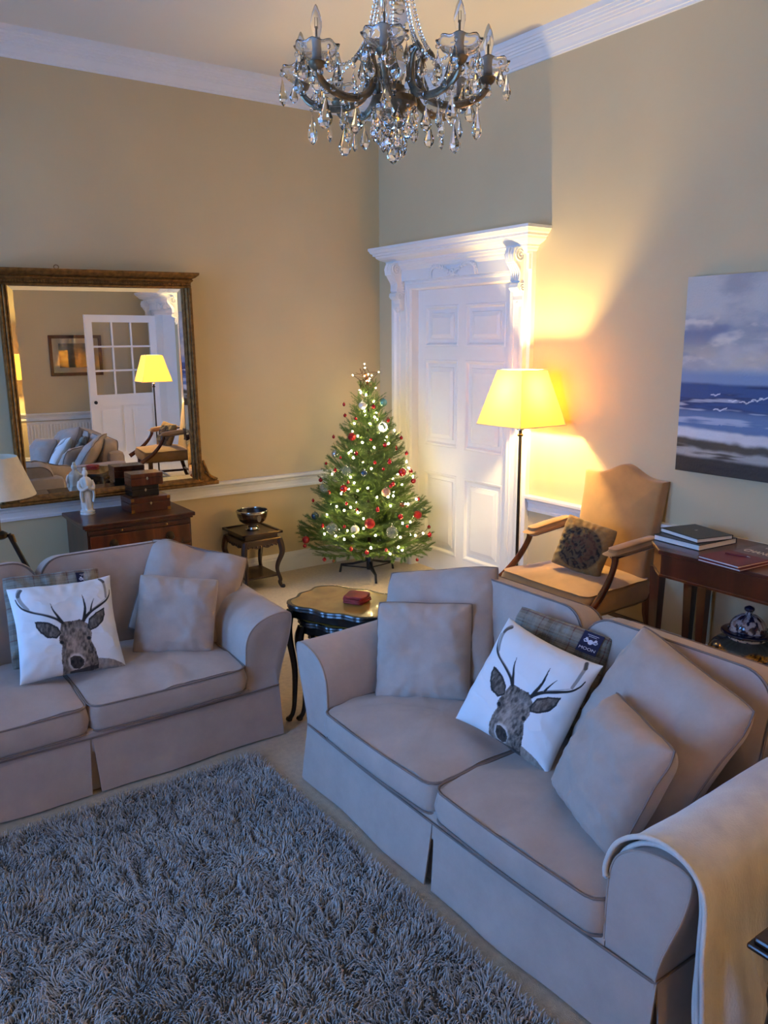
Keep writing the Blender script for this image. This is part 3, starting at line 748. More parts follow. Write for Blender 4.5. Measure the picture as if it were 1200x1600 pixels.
# woven navy brand tags sewn on the tweed cushions, with white lettering and crest
M['navy'] = mat('navy_woven_tag', lin(22, 24, 62), .8, var=.15, vscale=200)
M['white_thread'] = mat('white_thread', lin(205, 208, 225), .8, var=.1, vscale=100)
def text_mesh(body, size, m, parent, T, name='lettering', extrude=.0004, sx=1.):
    cu = bpy.data.curves.new(name, 'FONT'); cu.body = body; cu.size = size; cu.align_x = 'CENTER'; cu.align_y = 'CENTER'; cu.extrude = extrude
    tmp = bpy.data.objects.new('tmp', cu); COL.objects.link(tmp)
    dg = bpy.context.evaluated_depsgraph_get(); me = bpy.data.meshes.new_from_object(tmp.evaluated_get(dg))
    bpy.data.objects.remove(tmp); bpy.data.curves.remove(cu)
    me.transform(Matrix(T)@Matrix.Diagonal((sx, 1, 1, 1)))
    return link(name, me, m, parent)
TG = Matrix(((1, 0, 0, 0), (0, 1, 0, 0), (-.2, -.31, 1, .0929), (0, 0, 0, 1)))
for c in [o for o in bpy.data.objects if o.name.startswith('cushion') and 'tweed' in o.get('label', '')]:
    tg = MB().bbox(.105, .185, .12, .205, .028, .0295, .0006, TG).build('tag', 'navy', c)
    ln = MB().tube([(.145-.022+.044*q/12, .194+.0015*(q % 2)-.0007, .0301) for q in range(13)], .0011, 4, T=TG).tube([(.145-.016+.032*q/10, .187+.0015*(q % 2), .0301) for q in range(11)], .0009, 4, T=TG).build('stitched_line', 'white_thread', tg)
    text_mesh('MOON', .016, 'white_thread', tg, TG@TR(.145, .137, .0302), sx=1.3)
    em = MB(); em.lathe([(.010, .0295), (.010, .0305), (.001, .0306)], 14, TG@TR(.145, .166, 0))
    for s_ in (-1, 1):
        for q in (.2, 1.0, 2.2, 2.9): em.tube([(.145+s_*.008, .166, .0302), (.145+s_*(.012+.010*abs(math.cos(q))), .166+.014*math.sin(q-.4), .0302), (.145+s_*(.016+.012*abs(math.cos(q))), .166+.016*math.sin(q), .0302)], [.002, .003, .001], 5, T=TG)
    em.build('crest', 'white_thread', tg)

# ------------------------------------------------------------------ gilt overmantel mirror
mr = thing('gilt_mirror', 'large gilt-framed overmantel mirror resting on the dado rail', 'mirror', (-2.487, -.075, .862))
mw, mh0, mh1 = .605, .062, 1.51     # half glass width, glass bottom, glass top (above the rail)
gl = MB().box(-mw-.02, mw+.02, -.012, -.008, mh0-.02, mh1+.02).build('glass', 'mirror', mr)
bv = MB()
for a, b in (((-mw, mh0), (mw, mh0)), ((mw, mh0), (mw, mh1)), ((mw, mh1), (-mw, mh1)), ((-mw, mh1), (-mw, mh0))):
    cx, cz = 0, (mh0+mh1)/2; ins = .032
    i0 = (a[0]-math.copysign(ins, a[0]), a[1]-math.copysign(ins, a[1]-cz)); i1 = (b[0]-math.copysign(ins, b[0]), b[1]-math.copysign(ins, b[1]-cz))
    bv.add([(a[0], -.0125, a[1]), (b[0], -.0125, b[1]), (i1[0], -.0155, i1[1]), (i0[0], -.0155, i0[1])], [(0, 1, 2, 3)])
bv.build('bevelled_edge', 'mirror', mr)
for s_ in (-1, 1):     # fluted uprights
    fs = MB()
    P = [(0, -.012), (.004, -.03), (.012, -.034), (.018, -.028), (.024, -.04), (.034, -.046), (.042, -.04), (.048, -.05), (.058, -.052), (.064, -.044), (.07, -.044), (.07, 0)]
    fs.loft([[(s_*(mw+p), y, z) for p, y in P] for z in (0, mh1)])
    fs.build('upright', 'gilt', mr)
fb = MB(); P = [(0, 0), (0, -.055), (.012, -.06), (.022, -.05), (.03, -.055), (.045, -.05), (.058, -.025), (.064, -.012), (.064, 0)]
fb.loft([[(x, y, z) for z, y in P] for x in (-mw-.072, mw+.072)]); fb.build('bottom_rail', 'gilt', mr)
ft = MB(); P = [(mh1, -.012), (mh1, -.035), (mh1+.012, -.042), (mh1+.02, -.034), (mh1+.04, -.04), (mh1+.05, -.056), (mh1+.056, -.058), (mh1+.066, -.05), (mh1+.074, -.07), (mh1+.092, -.092), (mh1+.1, -.095), (mh1+.11, -.095), (mh1+.114, 0), (mh1, 0)]
rings = []
for z, y in P:
    e = mw+.07+max(0, -y-.045)
    rings.append([(-e, 0, z), (-e, y, z), (e, y, z), (e, 0, z)])
ft.loft(rings, cap=False); tp = ft.build('top_cornice', 'gilt', mr)
bd = MB()
for i in range(74): bd.sphere(.008, (-mw-.055+i*(2*mw+.11)/73, -.04, mh1+.029), 6, 5)
bd.build('beading', 'gilt', tp, True)
for s_ in (-1, 1):     # carved scroll feet beside the uprights
    br = MB().bbox(s_*(mw+.07) if s_ > 0 else -(mw+.2), s_*(mw+.2) if s_ > 0 else -(mw+.07), -.055, 0, 0, .03, .006)
    br.prism([(s_*(mw+p), z) for p, z in [(.072, .03), (.185, .03), (.17, .05), (.145, .055), (.13, .075), (.115, .085), (.105, .115), (.09, .14), (.082, .17), (.072, .19)]], -.038, -.004, 'y')
    br.tube(spline([(s_*(mw+.19), -.04, .04), (s_*(mw+.15), -.044, .062), (s_*(mw+.12), -.044, .09), (s_*(mw+.095), -.044, .15), (s_*(mw+.08), -.04, .2)], 20), .009, 6)
    for q in range(6): br.sphere(.011, (s_*(mw+.095+.014*q), -.042, .1-.012*q), 8, 6)
    br.build('scroll_foot', 'gilt', mr, True)
MB().tube([(-.28+.016*math.cos(t), -.03, mh1+.125+.014*math.sin(t)) for t in np.linspace(0, 2*PI, 20)], .003, 6).build('hanging_ring', 'brass', mr)
mr.rotation_euler = (0, math.radians(-.5), -.034)

# ------------------------------------------------------------------ chest of drawers under the mirror
ch = thing('chest_of_drawers', 'mahogany chest of drawers under the gilt mirror', 'chest', (-2.49, -.085, 0))
cw, cd, chh = .40, .55, .775
MB().box(-cw+.03, cw-.03, -cd+.025, 0, .06, chh-.03).build('body', 'mahogany', ch)
t = MB().bbox(-cw, cw, -cd, 0, chh-.028, chh, .006); t.bbox(-cw+.015, cw-.015, -cd+.01, 0, chh-.042, chh-.028, .004); t.build('top', 'mahogany', ch)
sl = MB().bbox(-cw+.04, cw-.04, -cd+.012, -cd+.03, chh-.075, chh-.05, .003).build('brushing_slide', 'mahogany', ch)
for x in (-.14, .18): MB().lathe([(.004, 0), (.004, .008), (.009, .014), (.001, .02)], 12, TR(x, -cd+.012, chh-.0625, rx=PI/2)).build('knob', 'brass', sl, True)
for k, (z0, z1) in enumerate(((.56, .69), (.39, .55), (.22, .38), (.09, .21))):
    dr = MB().bbox(-cw+.045, cw-.045, -cd+.006, -cd+.03, z0, z1, .004).build('drawer', 'rosewood', ch)
    for x in (-.2, .2):
        h = MB().lathe([(.03, 0), (.032, .004), (.022, .007), (.012, .012), (.001, .013)], 18, TR(x, -cd+.006, (z0+z1)/2, rx=PI/2))
        h.tube([(x+.026*math.cos(a), -cd-.012, (z0+z1)/2+.026*math.sin(a)-.004) for a in np.linspace(PI, 2*PI, 14)], .004, 6)
        h.build('handle', 'steel', dr, True)
for sx in (-1, 1):
    for y in (-cd+.05, -.04): MB().prism([(sx*(cw-.03), 0), (sx*(cw-.03), .08), (sx*(cw-.16), .08), (sx*(cw-.13), .05), (sx*(cw-.09), .03), (sx*(cw-.08), 0)], y-.02, y+.02, 'y').build('bracket_foot', 'mahogany', ch)
# stacked boxes on the chest
def wood_box(label, x, y, z, w, d, h, m, rz, esc='silver', corners=False):
    r = thing('wooden_box', label, 'box', (x, y, z), rz)
    MB().bbox(-w/2, w/2, -d/2, d/2, 0, h*.62, .003).build('body', m, r)
    MB().bbox(-w/2, w/2, -d/2, d/2, h*.635, h, .003).build('lid', m, r)
    e = [(0, .014), (.009, 0), (0, -.014), (-.009, 0)]
    MB().prism([(p[0], p[1]+h*.58) for p in e], -d/2-.0025, -d/2, 'y').build('escutcheon', esc, r)
    if corners:
        for sx in (-1, 1):
            for zz in (0, h-.022): MB().bbox(sx*w/2-(.024 if sx > 0 else 0)-.0, sx*w/2+(.024 if sx < 0 else 0), -d/2-.0015, -d/2+.01, zz, zz+.022, .0005).build('corner_plate', 'brass', r)
    return r
zt = .7752
wood_box('wide rosewood box with brass corners, bottom of the stack on the chest', -2.345, -.32, zt, .295, .22, .105, 'mahogany', .02, corners=True)
wood_box('narrow near-black box in the middle of the stack on the chest', -2.36, -.30, zt+.1055, .20, .16, .082, 'ebony', .0)
wood_box('reddish brown wooden box on top of the stack on the chest', -2.345, -.31, zt+.188, .235, .17, .088, 'rosewood', -.03)
# white porcelain figurine
fg = thing('figurine', 'small white porcelain robed figurine on the chest', 'figurine', (-2.745, -.24, zt))
b = MB(); prof = [(.046, 0), (.048, .012), (.043, .03), (.036, .04), (.04, .055), (.041, .09), (.038, .14), (.036, .17), (.041, .2), (.046, .225), (.043, .245), (.03, .262), (.016, .27), (.014, .28)]
rings = []
for rr, z in prof:
    rings.append([(rr*(1+.10*math.sin(7*a+z*30)*(1 if z < .2 else .3))*math.cos(a), .8*rr*(1+.10*math.sin(7*a+z*30))*math.sin(a), z) for a in np.linspace(0, 2*PI, 42, endpoint=False)])
b.loft(rings)
b.sphere(.0215, (0, -.004, .298), 16, 12, (.92, 1, 1.2)).sphere(.012, (0, .004, .327), 12, 8).sphere(.004, (0, -.026, .296), 6, 5)
for s_ in (-1, 1):
    b.tube(spline([(s_*.040, 0, .24), (s_*.05, -.012, .2), (s_*.034, -.04, .182), (s_*.006, -.05, .196)], 16), [.015]*5+[.014]*5+[.012]*(len(spline([(0, 0, 0), (1, 0, 0), (2, 0, 0), (3, 0, 0)], 16))-10), 8)
    b.tube(spline([(s_*.04, -.03, .19), (s_*.046, -.03, .14), (s_*.038, -.03, .09)], 12), .009, 6)
b.sphere(.012, (0, -.052, .198), 8, 6)
b.build('figure', 'porcelain', fg, True, angle=70)
MB().lathe([(.052, 0), (.054, .006), (.05, .016), (.053, .022), (.046, .03)], 20).build('base', 'porcelain', fg, True)

# ------------------------------------------------------------------ carved stand with the bowl
st = thing('carved_stand', 'dark carved oriental stand by the wall between chest and tree', 'stand', (-1.455, -.245, 0))
sw_, sd_, sh_ = .165, .185, .485
t = MB().bbox(-sw_, sw_, -sd_, sd_, sh_-.018, sh_-.008, .004)
for a in (-1, 1): t.bbox(a*sw_-.012-.0, a*sw_+.012, -sd_-.012, sd_+.012, sh_-.02, sh_, .003).bbox(-sw_-.012, sw_+.012, a*sd_-.012, a*sd_+.012, sh_-.02, sh_, .003)
t.build('top', 'darkwood', st)
t = MB().bbox(-sw_+.02, sw_-.02, -sd_+.02, sd_-.02, sh_-.06, sh_-.02, .004).bbox(-sw_+.002, sw_-.002, -sd_+.002, sd_-.002, sh_-.085, sh_-.055, .006); t.build('waist', 'darkwood', st)
ap = MB()
for ax_, L_ in (('x', sw_), ('y', sd_)):
    for s_ in (-1, 1):
        up = [(u*(L_-.02), sh_-.08) for u in np.linspace(-1, 1, 17)]; lo_ = [(u*(L_-.02), sh_-.115-.016*abs(math.sin(u*5))+.03*u*u*u*u) for u in np.linspace(1, -1, 17)]
        dd = (sd_ if ax_ == 'x' else sw_)-.014
        ap.prism(up+lo_, s_*dd-.005, s_*dd+.005, 'y' if ax_ == 'x' else 'x')
        for u in np.linspace(-.75, .75, 8):
            p = (u*L_, s_*(dd+.006)) if ax_ == 'x' else (s_*(dd+.006), u*L_)
            ap.sphere(.009, (p[0], p[1], sh_-.112), 8, 5)
ap.build('carved_apron', 'darkwood', st, True)
for sx in (-1, 1):
    for sy in (-1, 1):
        path = spline([(0, 0, sh_-.07), (.012, .012, sh_-.13), (.014, .014, sh_-.19), (-.012, -.012, sh_-.28), (-.016, -.016, sh_-.34), (0, 0, sh_-.41), (-.004, -.004, .05), (.004, .004, .02), (.014, .014, .008)], 40)
        rr = np.interp(np.linspace(0, 1, len(path)), [0, .2, .5, .75, .9, 1], [.026, .024, .015, .017, .013, .012])
        P = [(sx*(sw_-.012+p[0]), sy*(sd_-.012+p[1]), p[2]) for p in path]
        lg = MB().tube(P, rr, 8, up=(1, 0, 0)); lg.sphere(.016, (sx*(sw_+.006), sy*(sd_+.006), .016), 8, 6); lg.build('leg', 'darkwood', st, True)
MB().bbox(-sw_+.02, sw_-.02, -sd_+.02, sd_-.02, .10, .118, .004).build('shelf', 'darkwood', st)
bw = thing('footed_bowl', 'dark bowl with a silver rim and foot on the carved stand', 'bowl', (-1.455, -.255, sh_-.0078))
M['bowl'] = mat('polished_horn', lin(70, 42, 22), .15, var=.4, vscale=9, coat=.6); M['bowl_in'] = mat('bowl_lining', lin(30, 26, 30), .3, var=.2, vscale=9)
k = MB().lathe([(.035, .055), (.08, .062), (.108, .085), (.122, .12), (.127, .158)], 36, cap=False).build('body', 'bowl', bw, True)
MB().lathe([(.001, .068), (.075, .072), (.102, .095), (.117, .125), (.122, .160)], 36, cap=False).build('lining', 'bowl_in', bw, True)
MB().lathe([(.121, .161), (.122, .152), (.129, .150), (.131, .157), (.129, .166), (.122, .167), (.121, .161)], 36, cap=False).build('rim', 'silver', bw, True)
MB().lathe([(.058, 0), (.06, .008), (.05, .014), (.046, .03), (.034, .036), (.034, .05), (.042, .062)], 30).build('foot', 'silver', bw, True)
sdl = MB().prism([(.018*math.cos(a), .12+(.024 if math.sin(a) > 0 else .034)*math.sin(a)) for a in np.linspace(0, 2*PI, 18, endpoint=False)], -.1245, -.118, 'y').build('shield', 'silver', bw)

# ------------------------------------------------------------------ tripod table lamp at the left edge
tl = thing('tripod_lamp', 'cream drum shade lamp on dark wooden tripod legs at the left', 'lamp', (-3.43, -.8, 0))
MB().lathe([(.232, 1.07), (.142, 1.31), (.139, 1.31), (.229, 1.07), (.232, 1.07)], 48, cap=False).build('lamp_shade', 'shade_off', tl, True)
MB().tube([(0, 0, .84), (0, 0, 1.14)], .011, 10).lathe([(.02, 1.12), (.024, 1.13), (.024, 1.17), (.014, 1.19)], 16).build('stem', 'brass', tl, True)
sp = MB()
for q in range(3): sp.tube([(0, 0, 1.19), (.137*math.cos(q*2.1), .137*math.sin(q*2.1), 1.3)], .0025, 6)
sp.build('spider', 'brass', tl)
MB().lathe([(.03, .80), (.045, .81), (.045, .835), (.02, .85)], 18).build('hub', 'steel', tl, True)
for q in range(3):
    a = -.35+q*2*PI/3; c_, s_ = math.cos(a), math.sin(a)
    lg = MB().tube([(.05*c_, .05*s_, .83), (.16*c_, .16*s_, .55), (.34*c_, .34*s_, .0)], [.014, .017, .011], 8).build('leg', 'darkwood', tl, True)
    MB().tube([(.03*c_, .03*s_, .825), (.075*c_, .075*s_, .82), (.085*c_, .085*s_, .775)], .008, 8).build('bracket', 'brass', lg, True)
    MB().tube([(0, 0, .58), (.15*c_, .15*s_, .57)], .004, 6).build('stay', 'steel', tl)

# ------------------------------------------------------------------ nest of tables
M['tabletop'] = mat('gold_green_inlay', lin(172, 130, 60), .16, var=.35, vscale=5, coat=.5, distort=1.)
def nest_table(label, k, h, c, rz, shift):
    r = thing('nest_table', label, 'table', (c[0], c[1], 0), rz, 'nest of tables')
    hx, hy = .265*k, .19*k
    def outline(g):
        pts = []
        n = 20
        def bow(t): return .018*(math.cos(t*PI)+1)/2+.008*math.cos(t*3*PI)
        for t in np.linspace(-1, 1, n, endpoint=False): pts.append((t*(hx-.03*abs(t)**6), -hy-bow(t)))
        for t in np.linspace(-1, 1, n, endpoint=False): pts.append((hx+bow(t), t*(hy-.03*abs(t)**6)))
        for t in np.linspace(1, -1, n, endpoint=False): pts.append((t*(hx-.03*abs(t)**6), hy+bow(t)))
        for t in np.linspace(1, -1, n, endpoint=False): pts.append((-hx-bow(t), t*(hy-.03*abs(t)**6)))
        return [(x*(1+g/hx), y*(1+g/hy)) for x, y in pts]
    e = MB(); e.loft([[(x, y, z) for x, y in outline(g)] for g, z in ((-.03, h-.034), (-.006, h-.034), (.004, h-.026), (.002, h-.016), (.006, h-.01), (.004, h-.002), (-.004, h), (-.012, h-.003), (-.03, h-.003))])
    e.build('piecrust_edge', 'ebony', r, True)
    MB().loft([[(x, y, z) for x, y in outline(-.012)] for z in (h-.01, h-.0015)]).build('top', 'tabletop', r)
    MB().bbox(-hx+.03, hx-.03, -hy+.03, hy-.03, h-.085, h-.034, .004).build('apron', 'ebony', r)
    for sx in (-1, 1):
        for sy in (-1, 1):
            p = spline([(0, 0, h-.04), (.012, .012, h-.11), (.008, .008, h-.2), (-.008, -.008, h*.45), (-.004, -.004, .12), (.004, .004, .05), (.022, .012, .014)], 30)
            rr = np.interp(np.linspace(0, 1, len(p)), [0, .15, .35, .7, .88, 1], [.022, .026, .019, .0125, .012, .015])
            P = [(sx*(hx-.025+q[0]), sy*(hy-.025+q[1]), q[2]) for q in p]
            lg = MB().tube(P, rr, 8, up=(1, 0, 0)); lg.sphere(.016, (sx*(hx-.002), sy*(hy-.013), .0145), 8, 6, (1.3, 1, .9)); lg.build('leg', 'ebony', r, True)
    return r
dn = math.atan2(-.89, .45)
nest_table('largest black nest table with a gilded top beside the sofa arm', 1.0, .665, (-2.13, -2.735), dn, 0)
nest_table('middle table of the nest, tucked under the largest one', .83, .575, (-2.13, -2.735), dn, 0)
nest_table('smallest table of the nest, under the other two', .66, .485, (-2.13, -2.735), dn, 0)
M['red'] = mat('red_lacquered_felt', lin(150, 38, 30), .6, var=.3, vscale=25)
for k in range(5):
    cx, cy = -2.098+.004*math.sin(k*3), -2.785+.005*math.cos(k*2.2); s_ = .056
    P = rrect(.115, .115, .02, 5, 4)
    P = P*(1+.03*np.sin(np.arctan2(P[:, 1], P[:, 0])*8+k))[:, None]; zb = .6655+k*.0085
    dz = .003*np.sin(np.arctan2(P[:, 1], P[:, 0])*4+k)
    o = MB().loft([[(p[0]*.97, p[1]*.97, .0005) for p in P], [(p[0], p[1], .004) for p in P], [(p[0]*.96, p[1]*.96, .0078) for p in P], [(p[0]*.5, p[1]*.5, .008) for p in P]]).build('coaster', 'red', None, True, (cx, cy, zb))
    o.rotation_euler = (0, 0, dn+.2*math.sin(k*5))
    setp(o, ['lowest red coaster of the stack on the nest table', 'second red coaster from the bottom of the stack', 'middle red coaster in the stack of five', 'second red coaster from the top of the stack', 'topmost red coaster on the nest table stack'][k], 'coaster', 'stack of red coasters')

# ------------------------------------------------------------------ floor lamps
def shade_mat():
    m, nt, b = new_mat('lit_silk_shade'); out = nt.nodes['Material Output']; L = nt.links.new
    n = nt.nodes.new('ShaderNodeTexNoise'); n.inputs['Scale'].default_value = 120; tc = nt.nodes.new('ShaderNodeTexCoord'); L(tc.outputs['Object'], n.inputs['Vector'])
    r = nt.nodes.new('ShaderNodeValToRGB'); r.color_ramp.elements[0].color = (*lin(232, 168, 62), 1); r.color_ramp.elements[1].color = (*lin(244, 186, 78), 1); L(n.outputs['Fac'], r.inputs[0])
    t = nt.nodes.new('ShaderNodeBsdfTranslucent'); L(r.outputs[0], t.inputs['Color'])
    d = nt.nodes.new('ShaderNodeBsdfDiffuse'); d.inputs['Color'].default_value = (*lin(232, 206, 156), 1)
    x = nt.nodes.new('ShaderNodeMixShader'); x.inputs[0].default_value = .22; L(d.outputs[0], x.inputs[1]); L(t.outputs[0], x.inputs[2]); L(x.outputs[0], out.inputs[0])
    return m
M['shade'] = shade_mat()
M['bulb_lit'] = glow('lit_bulb', (1, .69, .30), 30)
def floor_lamp(label, loc):
    r = thing('floor_lamp', label, 'floor lamp', loc, 0, 'pair of floor lamps')
    b0, b1, z0, z1 = .215, .118, 1.415, 1.785
    sh = MB()
    for t_, o_ in ((0, 0), (1, -.003)):
        V = [(sx*(b0+o_), sy*(b0+o_), z0) for sx, sy in ((-1, -1), (1, -1), (1, 1), (-1, 1))]+[(sx*(b1+o_), sy*(b1+o_), z1) for sx, sy in ((-1, -1), (1, -1), (1, 1), (-1, 1))]
        if t_ == 0: sh.add(V, [(j, (j+1) % 4, 4+(j+1) % 4, 4+j) for j in range(4)])
    s = sh.build('lamp_shade', 'shade', r)
    tr = MB()
    for z, bb in ((z0, b0), (z1, b1)): tr.tube([(-bb, -bb, z), (bb, -bb, z), (bb, bb, z), (-bb, bb, z)], .003, 6, True)
    for sx, sy in ((-1, -1), (1, -1), (1, 1), (-1, 1)): tr.tube([(sx*b0, sy*b0, z0), (sx*b1, sy*b1, z1)], .002, 6)
    tr.build('trim', 'shade_off', s)
    MB().lathe([(.011, .03), (.011, 1.33), (.02, 1.335), (.022, 1.345), (.013, 1.352), (.012, 1.375), (.02, 1.385)], 18).build('pole', 'steel', r, True)
    MB().lathe([(.014, 1.37), (.026, 1.378), (.026, 1.386), (.014, 1.392), (.016, 1.46), (.0165, 1.5)], 18).build('fitting', 'silver', r, True)
    MB().lathe([(.15, 0), (.155, .008), (.15, .018), (.06, .03), (.03, .045), (.012, .06)], 32).build('base', 'steel', r, True)
    cr = MB().tube([(-b1, -b1, z1), (0, 0, z1-.03), (b1, b1, z1)], .002, 6).tube([(b1, -b1, z1), (0, 0, z1-.03), (-b1, b1, z1)], .002, 6).build('spider', 'brass', r)
    MB().sphere(.03, (0, 0, 1.56), 14, 10, (1, 1, 1.25)).build('bulb', 'bulb_lit', r, True)
    ld = bpy.data.lights.new('lamp_light', 'POINT'); ld.energy = LAMP_POWER; ld.color = (1, .73, .28); ld.shadow_soft_size = .035
    lo = bpy.data.objects.new('lamp_light', ld); COL.objects.link(lo); lo.parent = r; lo.location = (0, 0, 1.62)
    return r
floor_lamp('lit floor lamp with a square shade between the white door and the armchair', (-.30, -2.12, 0))
floor_lamp('lit floor lamp in the mirror, by the glazed door', (-.57, -5.74, 0))
floor_lamp("lit floor lamp added by the far wall as warm fill, glimpsed at the mirror's left edge", (-3.6, -7.35, 0))  # extra lamp, added to throw warm fill onto the mirror-side sofa front

# ------------------------------------------------------------------ open armchairs
def armchair(label, loc, rz):
    """front edge at the origin, faces -y"""
    r = thing('open_armchair', label, 'armchair', loc, rz, 'pair of tan open armchairs')
    D = .66
    def trap(P):
        Q = P.copy(); t = (Q[:, 1]+D/2)/D; Q[:, 0] *= 1.06-.16*t; return Q
    mb, seams = boxcushion(.72, D, .14, .06, .035, .045, 0, .006, 2, trap)
    mb.build('seat', 'suede', r, True, loc=(0, D/2, .455), angle=50)
    # camel back
    W = .315; rows = []
    hump = lambda u: 1.135+.085*math.exp(-(u/.45)**2*1.0)*(1-.2*abs(u))-.01*math.cos(u*PI)*abs(u)
    O = []
    for u in np.linspace(-1, 1, 33): O.append((u*W*1.0, hump(u)-.02))
    O += [(W*(.985-.06*t), 1.11-.62*t) for t in np.linspace(.1, 1, 10)]
    O += [(u*W*.92, .47) for u in np.linspace(.9, -.9, 12)]
    O += [(-W*(.985-.06*t), 1.11-.62*t) for t in np.linspace(1, .1, 10)]
    O = np.array(O); cen = np.array([0, .82])
    def ring(s, d, pf=0):
        Q = cen+(O-cen)*s
        return [(x, d, z) for x, z in Q]
    bk = MB(); R_ = []
    for s in (.05, .3, .55, .75, .88, .95): R_.append(ring(s, -.03-.035*(1-s**2.2)))
    R_ += [ring(.985, -.028), ring(1, -.018), ring(1.0, .045), ring(.98, .055), ring(.4, .056)]
    bk.loft(R_)
    for i in range(len(bk.V)):
        V = bk.V[i]; V[:, 1] += D-.045+(V[:, 2]-.47)*.17
    bk.build('backrest', 'suede', r, True, angle=50)
    for sx in (-1, 1):
        mbb, _ = boxcushion(.075, .38, .055, .03, .018, .012, 0, 0, 1)
        ar = mbb.build('arm_pad', 'suede', r, True, loc=(sx*.352, .42, .768), angle=50); ar.rotation_euler = (math.radians(5), 0, sx*math.radians(-3))
        MB().tube([(sx*.358, .24, .732), (sx*.354, .4, .742), (sx*.335, .62, .765), (sx*.31, .72, .775)], [.026, .024, .022, .02], 8, flat=.5).build('arm_rail', 'mahogany', r, True)
        p = spline([(sx*.360, .255, .737), (sx*.366, .245, .69), (sx*.378, .19, .60), (sx*.390, .09, .50), (sx*.398, -.01, .435), (sx*.402, -.065, .40)], 28)
        MB().tube(p, np.interp(np.linspace(0, 1, len(p)), [0, .3, .8, 1], [.024, .021, .028, .03]), 10, flat=.8).build('arm_support', 'rosewood', r, True)
        MB().box(sx*.365-.027, sx*.365+.027, .035, .089, 0, .40).build('leg', 'mahogany', r)
        q = [(sx*.30, D-.03, .46), (sx*.30, D-.02, .3), (sx*.305, D+.03, .12), (sx*.31, D+.08, .012)]
        MB().tube(q, [.03, .028, .025, .022], 8).build('leg', 'mahogany', r, True)
        MB().box(sx*.35-.011, sx*.35+.011, .06, D, .14, .17, TR(0, 0, 0)).build('stretcher', 'mahogany', r)
    MB().box(-.34, .34, .33, .352, .143, .167).build('stretcher', 'mahogany', r)
    MB().box(-.3, .3, D-.005, D+.015, .19, .214).build('stretcher', 'mahogany', r)
    return r
armchair('tan suede open armchair with a tapestry cushion beside the lit floor lamp', (-.77, -2.795, 0), math.radians(-92))
armchair('tan suede open armchair seen in the mirror beside the glazed door', (-1.0, 2*SYM+2.80, 0), math.radians(-86))
pillow('cushion', .34, .11, 'dark floral tapestry cushion on the tan armchair by the lamp', (-.44, -2.85, .715, 3.55, .33, -.24), 'tapestry', seed=12, pr=tapestry, n=120)
pillow('cushion', .36, .11, 'tapestry cushion on the mirrored armchair', (-.60, -5.15, .70, 2.9, .33, .1), 'tapestry', seed=13, pr=tapestry, n=100)

# ------------------------------------------------------------------ console table, books, jar
cs = thing('console_table', 'mahogany console table with canted corners under the seascape', 'table', (-.005, SYM, 0))
CZ = .865; hw = .60
O = [(-.02, -hw), (-.46, -hw+.02), (-.60, -hw+.17), (-.60, hw-.17), (-.46, hw-.02), (-.02, hw)]
def sc(g): 
    c = np.mean(O, 0); return [(c[0]+(x-c[0])*(1+g), c[1]+(y-c[1])*(1+g)) for x, y in O]
MB().loft([[(x, y, z) for x, y in sc(g)] for g, z in ((.0, CZ-.022), (.012, CZ-.02), (.012, CZ-.004), (.004, CZ))]).build('top', 'mahogany', cs)
MB().loft([[(x, y, z) for x, y in sc(g)] for g, z in ((-.02, CZ-.145), (-.02, CZ-.022))]).build('frieze', 'mahogany', cs)
MB().loft([[(x, y, z) for x, y in sc(g)] for g, z in ((-.02, CZ-.15), (-.008, CZ-.148), (-.008, CZ-.138), (-.02, CZ-.135))]).build('beading', 'rosewood', cs)
for lx, ly in ((-.455, hw-.065), (-.455, -hw+.065), (-.08, hw-.03), (-.08, -hw+.03), (-.09, hw-.13), (-.57, hw-.22), (-.57, -hw+.22))[:5]:
    MB().loft([[(lx+a*k, ly+b*k, z) for a, b in ((-1, -1), (1, -1), (1, 1), (-1, 1))] for k, z in ((.018, 0), (.032, CZ-.14))]).build('leg', 'mahogany', cs)
M['cover_black'] = mat('black_book_cover', lin(30, 31, 30), .35, var=.5, vscale=6, stretch=(1, 6, 1))
M['cover_red'] = mat('dark_red_cover', lin(104, 26, 34), .4, var=.2, vscale=12)
M['cover_mag'] = mat('magazine_cover', lin(112, 96, 96), .3, var=.7, vscale=9, vcol2=lin(70, 22, 32))
M['letter'] = mat('cover_lettering', lin(236, 226, 206), .5, var=.05, vscale=50)
def book(name, label, c, z, rz, w, d, h, m, cat='book', soft=False):
    r = thing(name, label, cat, (c[0], c[1], z), rz)
    e = .004 if not soft else .0
    MB().box(-w/2+e, w/2-e, -d/2+e, d/2-e, .0025, h-.0025).build('pages', 'paper', r)
    cv = MB().bbox(-w/2, w/2, -d/2, d/2, 0, .003, .0007).bbox(-w/2, w/2, -d/2, d/2, h-.003, h, .0007)
    if not soft: cv.bbox(w/2-.004, w/2, -d/2, d/2, 0, h, .0007)
    cv.build('cover', m, r)
    return r
BZ = CZ+.0003
book('large_book', 'wide black hardback book at the bottom by the armchair', (-.29, -3.52), BZ, math.radians(-4), .32, .31, .032, 'cover_black')
b2 = book('hardback_book', 'smaller black hardback lying on the wide black book', (-.275, -3.515), BZ+.0325, math.radians(-14), .25, .30, .024, 'cover_black')
text_mesh('A', .03, 'letter', b2, TR(.02, .02, .0242, rz=-PI/2), sx=.6).name = 'cover_mark'
book('red_book', 'dark red book under another at the table edge', (-.525, -3.905), BZ, math.radians(-4), .24, .25, .012, 'cover_red')
rb = book('red_book', 'dark red book with a pen lying on it', (-.52, -3.90), BZ+.0125, math.radians(-6), .235, .245, .013, 'cover_red')
mg = book('magazine', 'glossy magazine with large pale lettering behind the red books', (-.265, -3.915), BZ, math.radians(-3), .30, .24, .012, 'cover_mag', 'magazine', True)
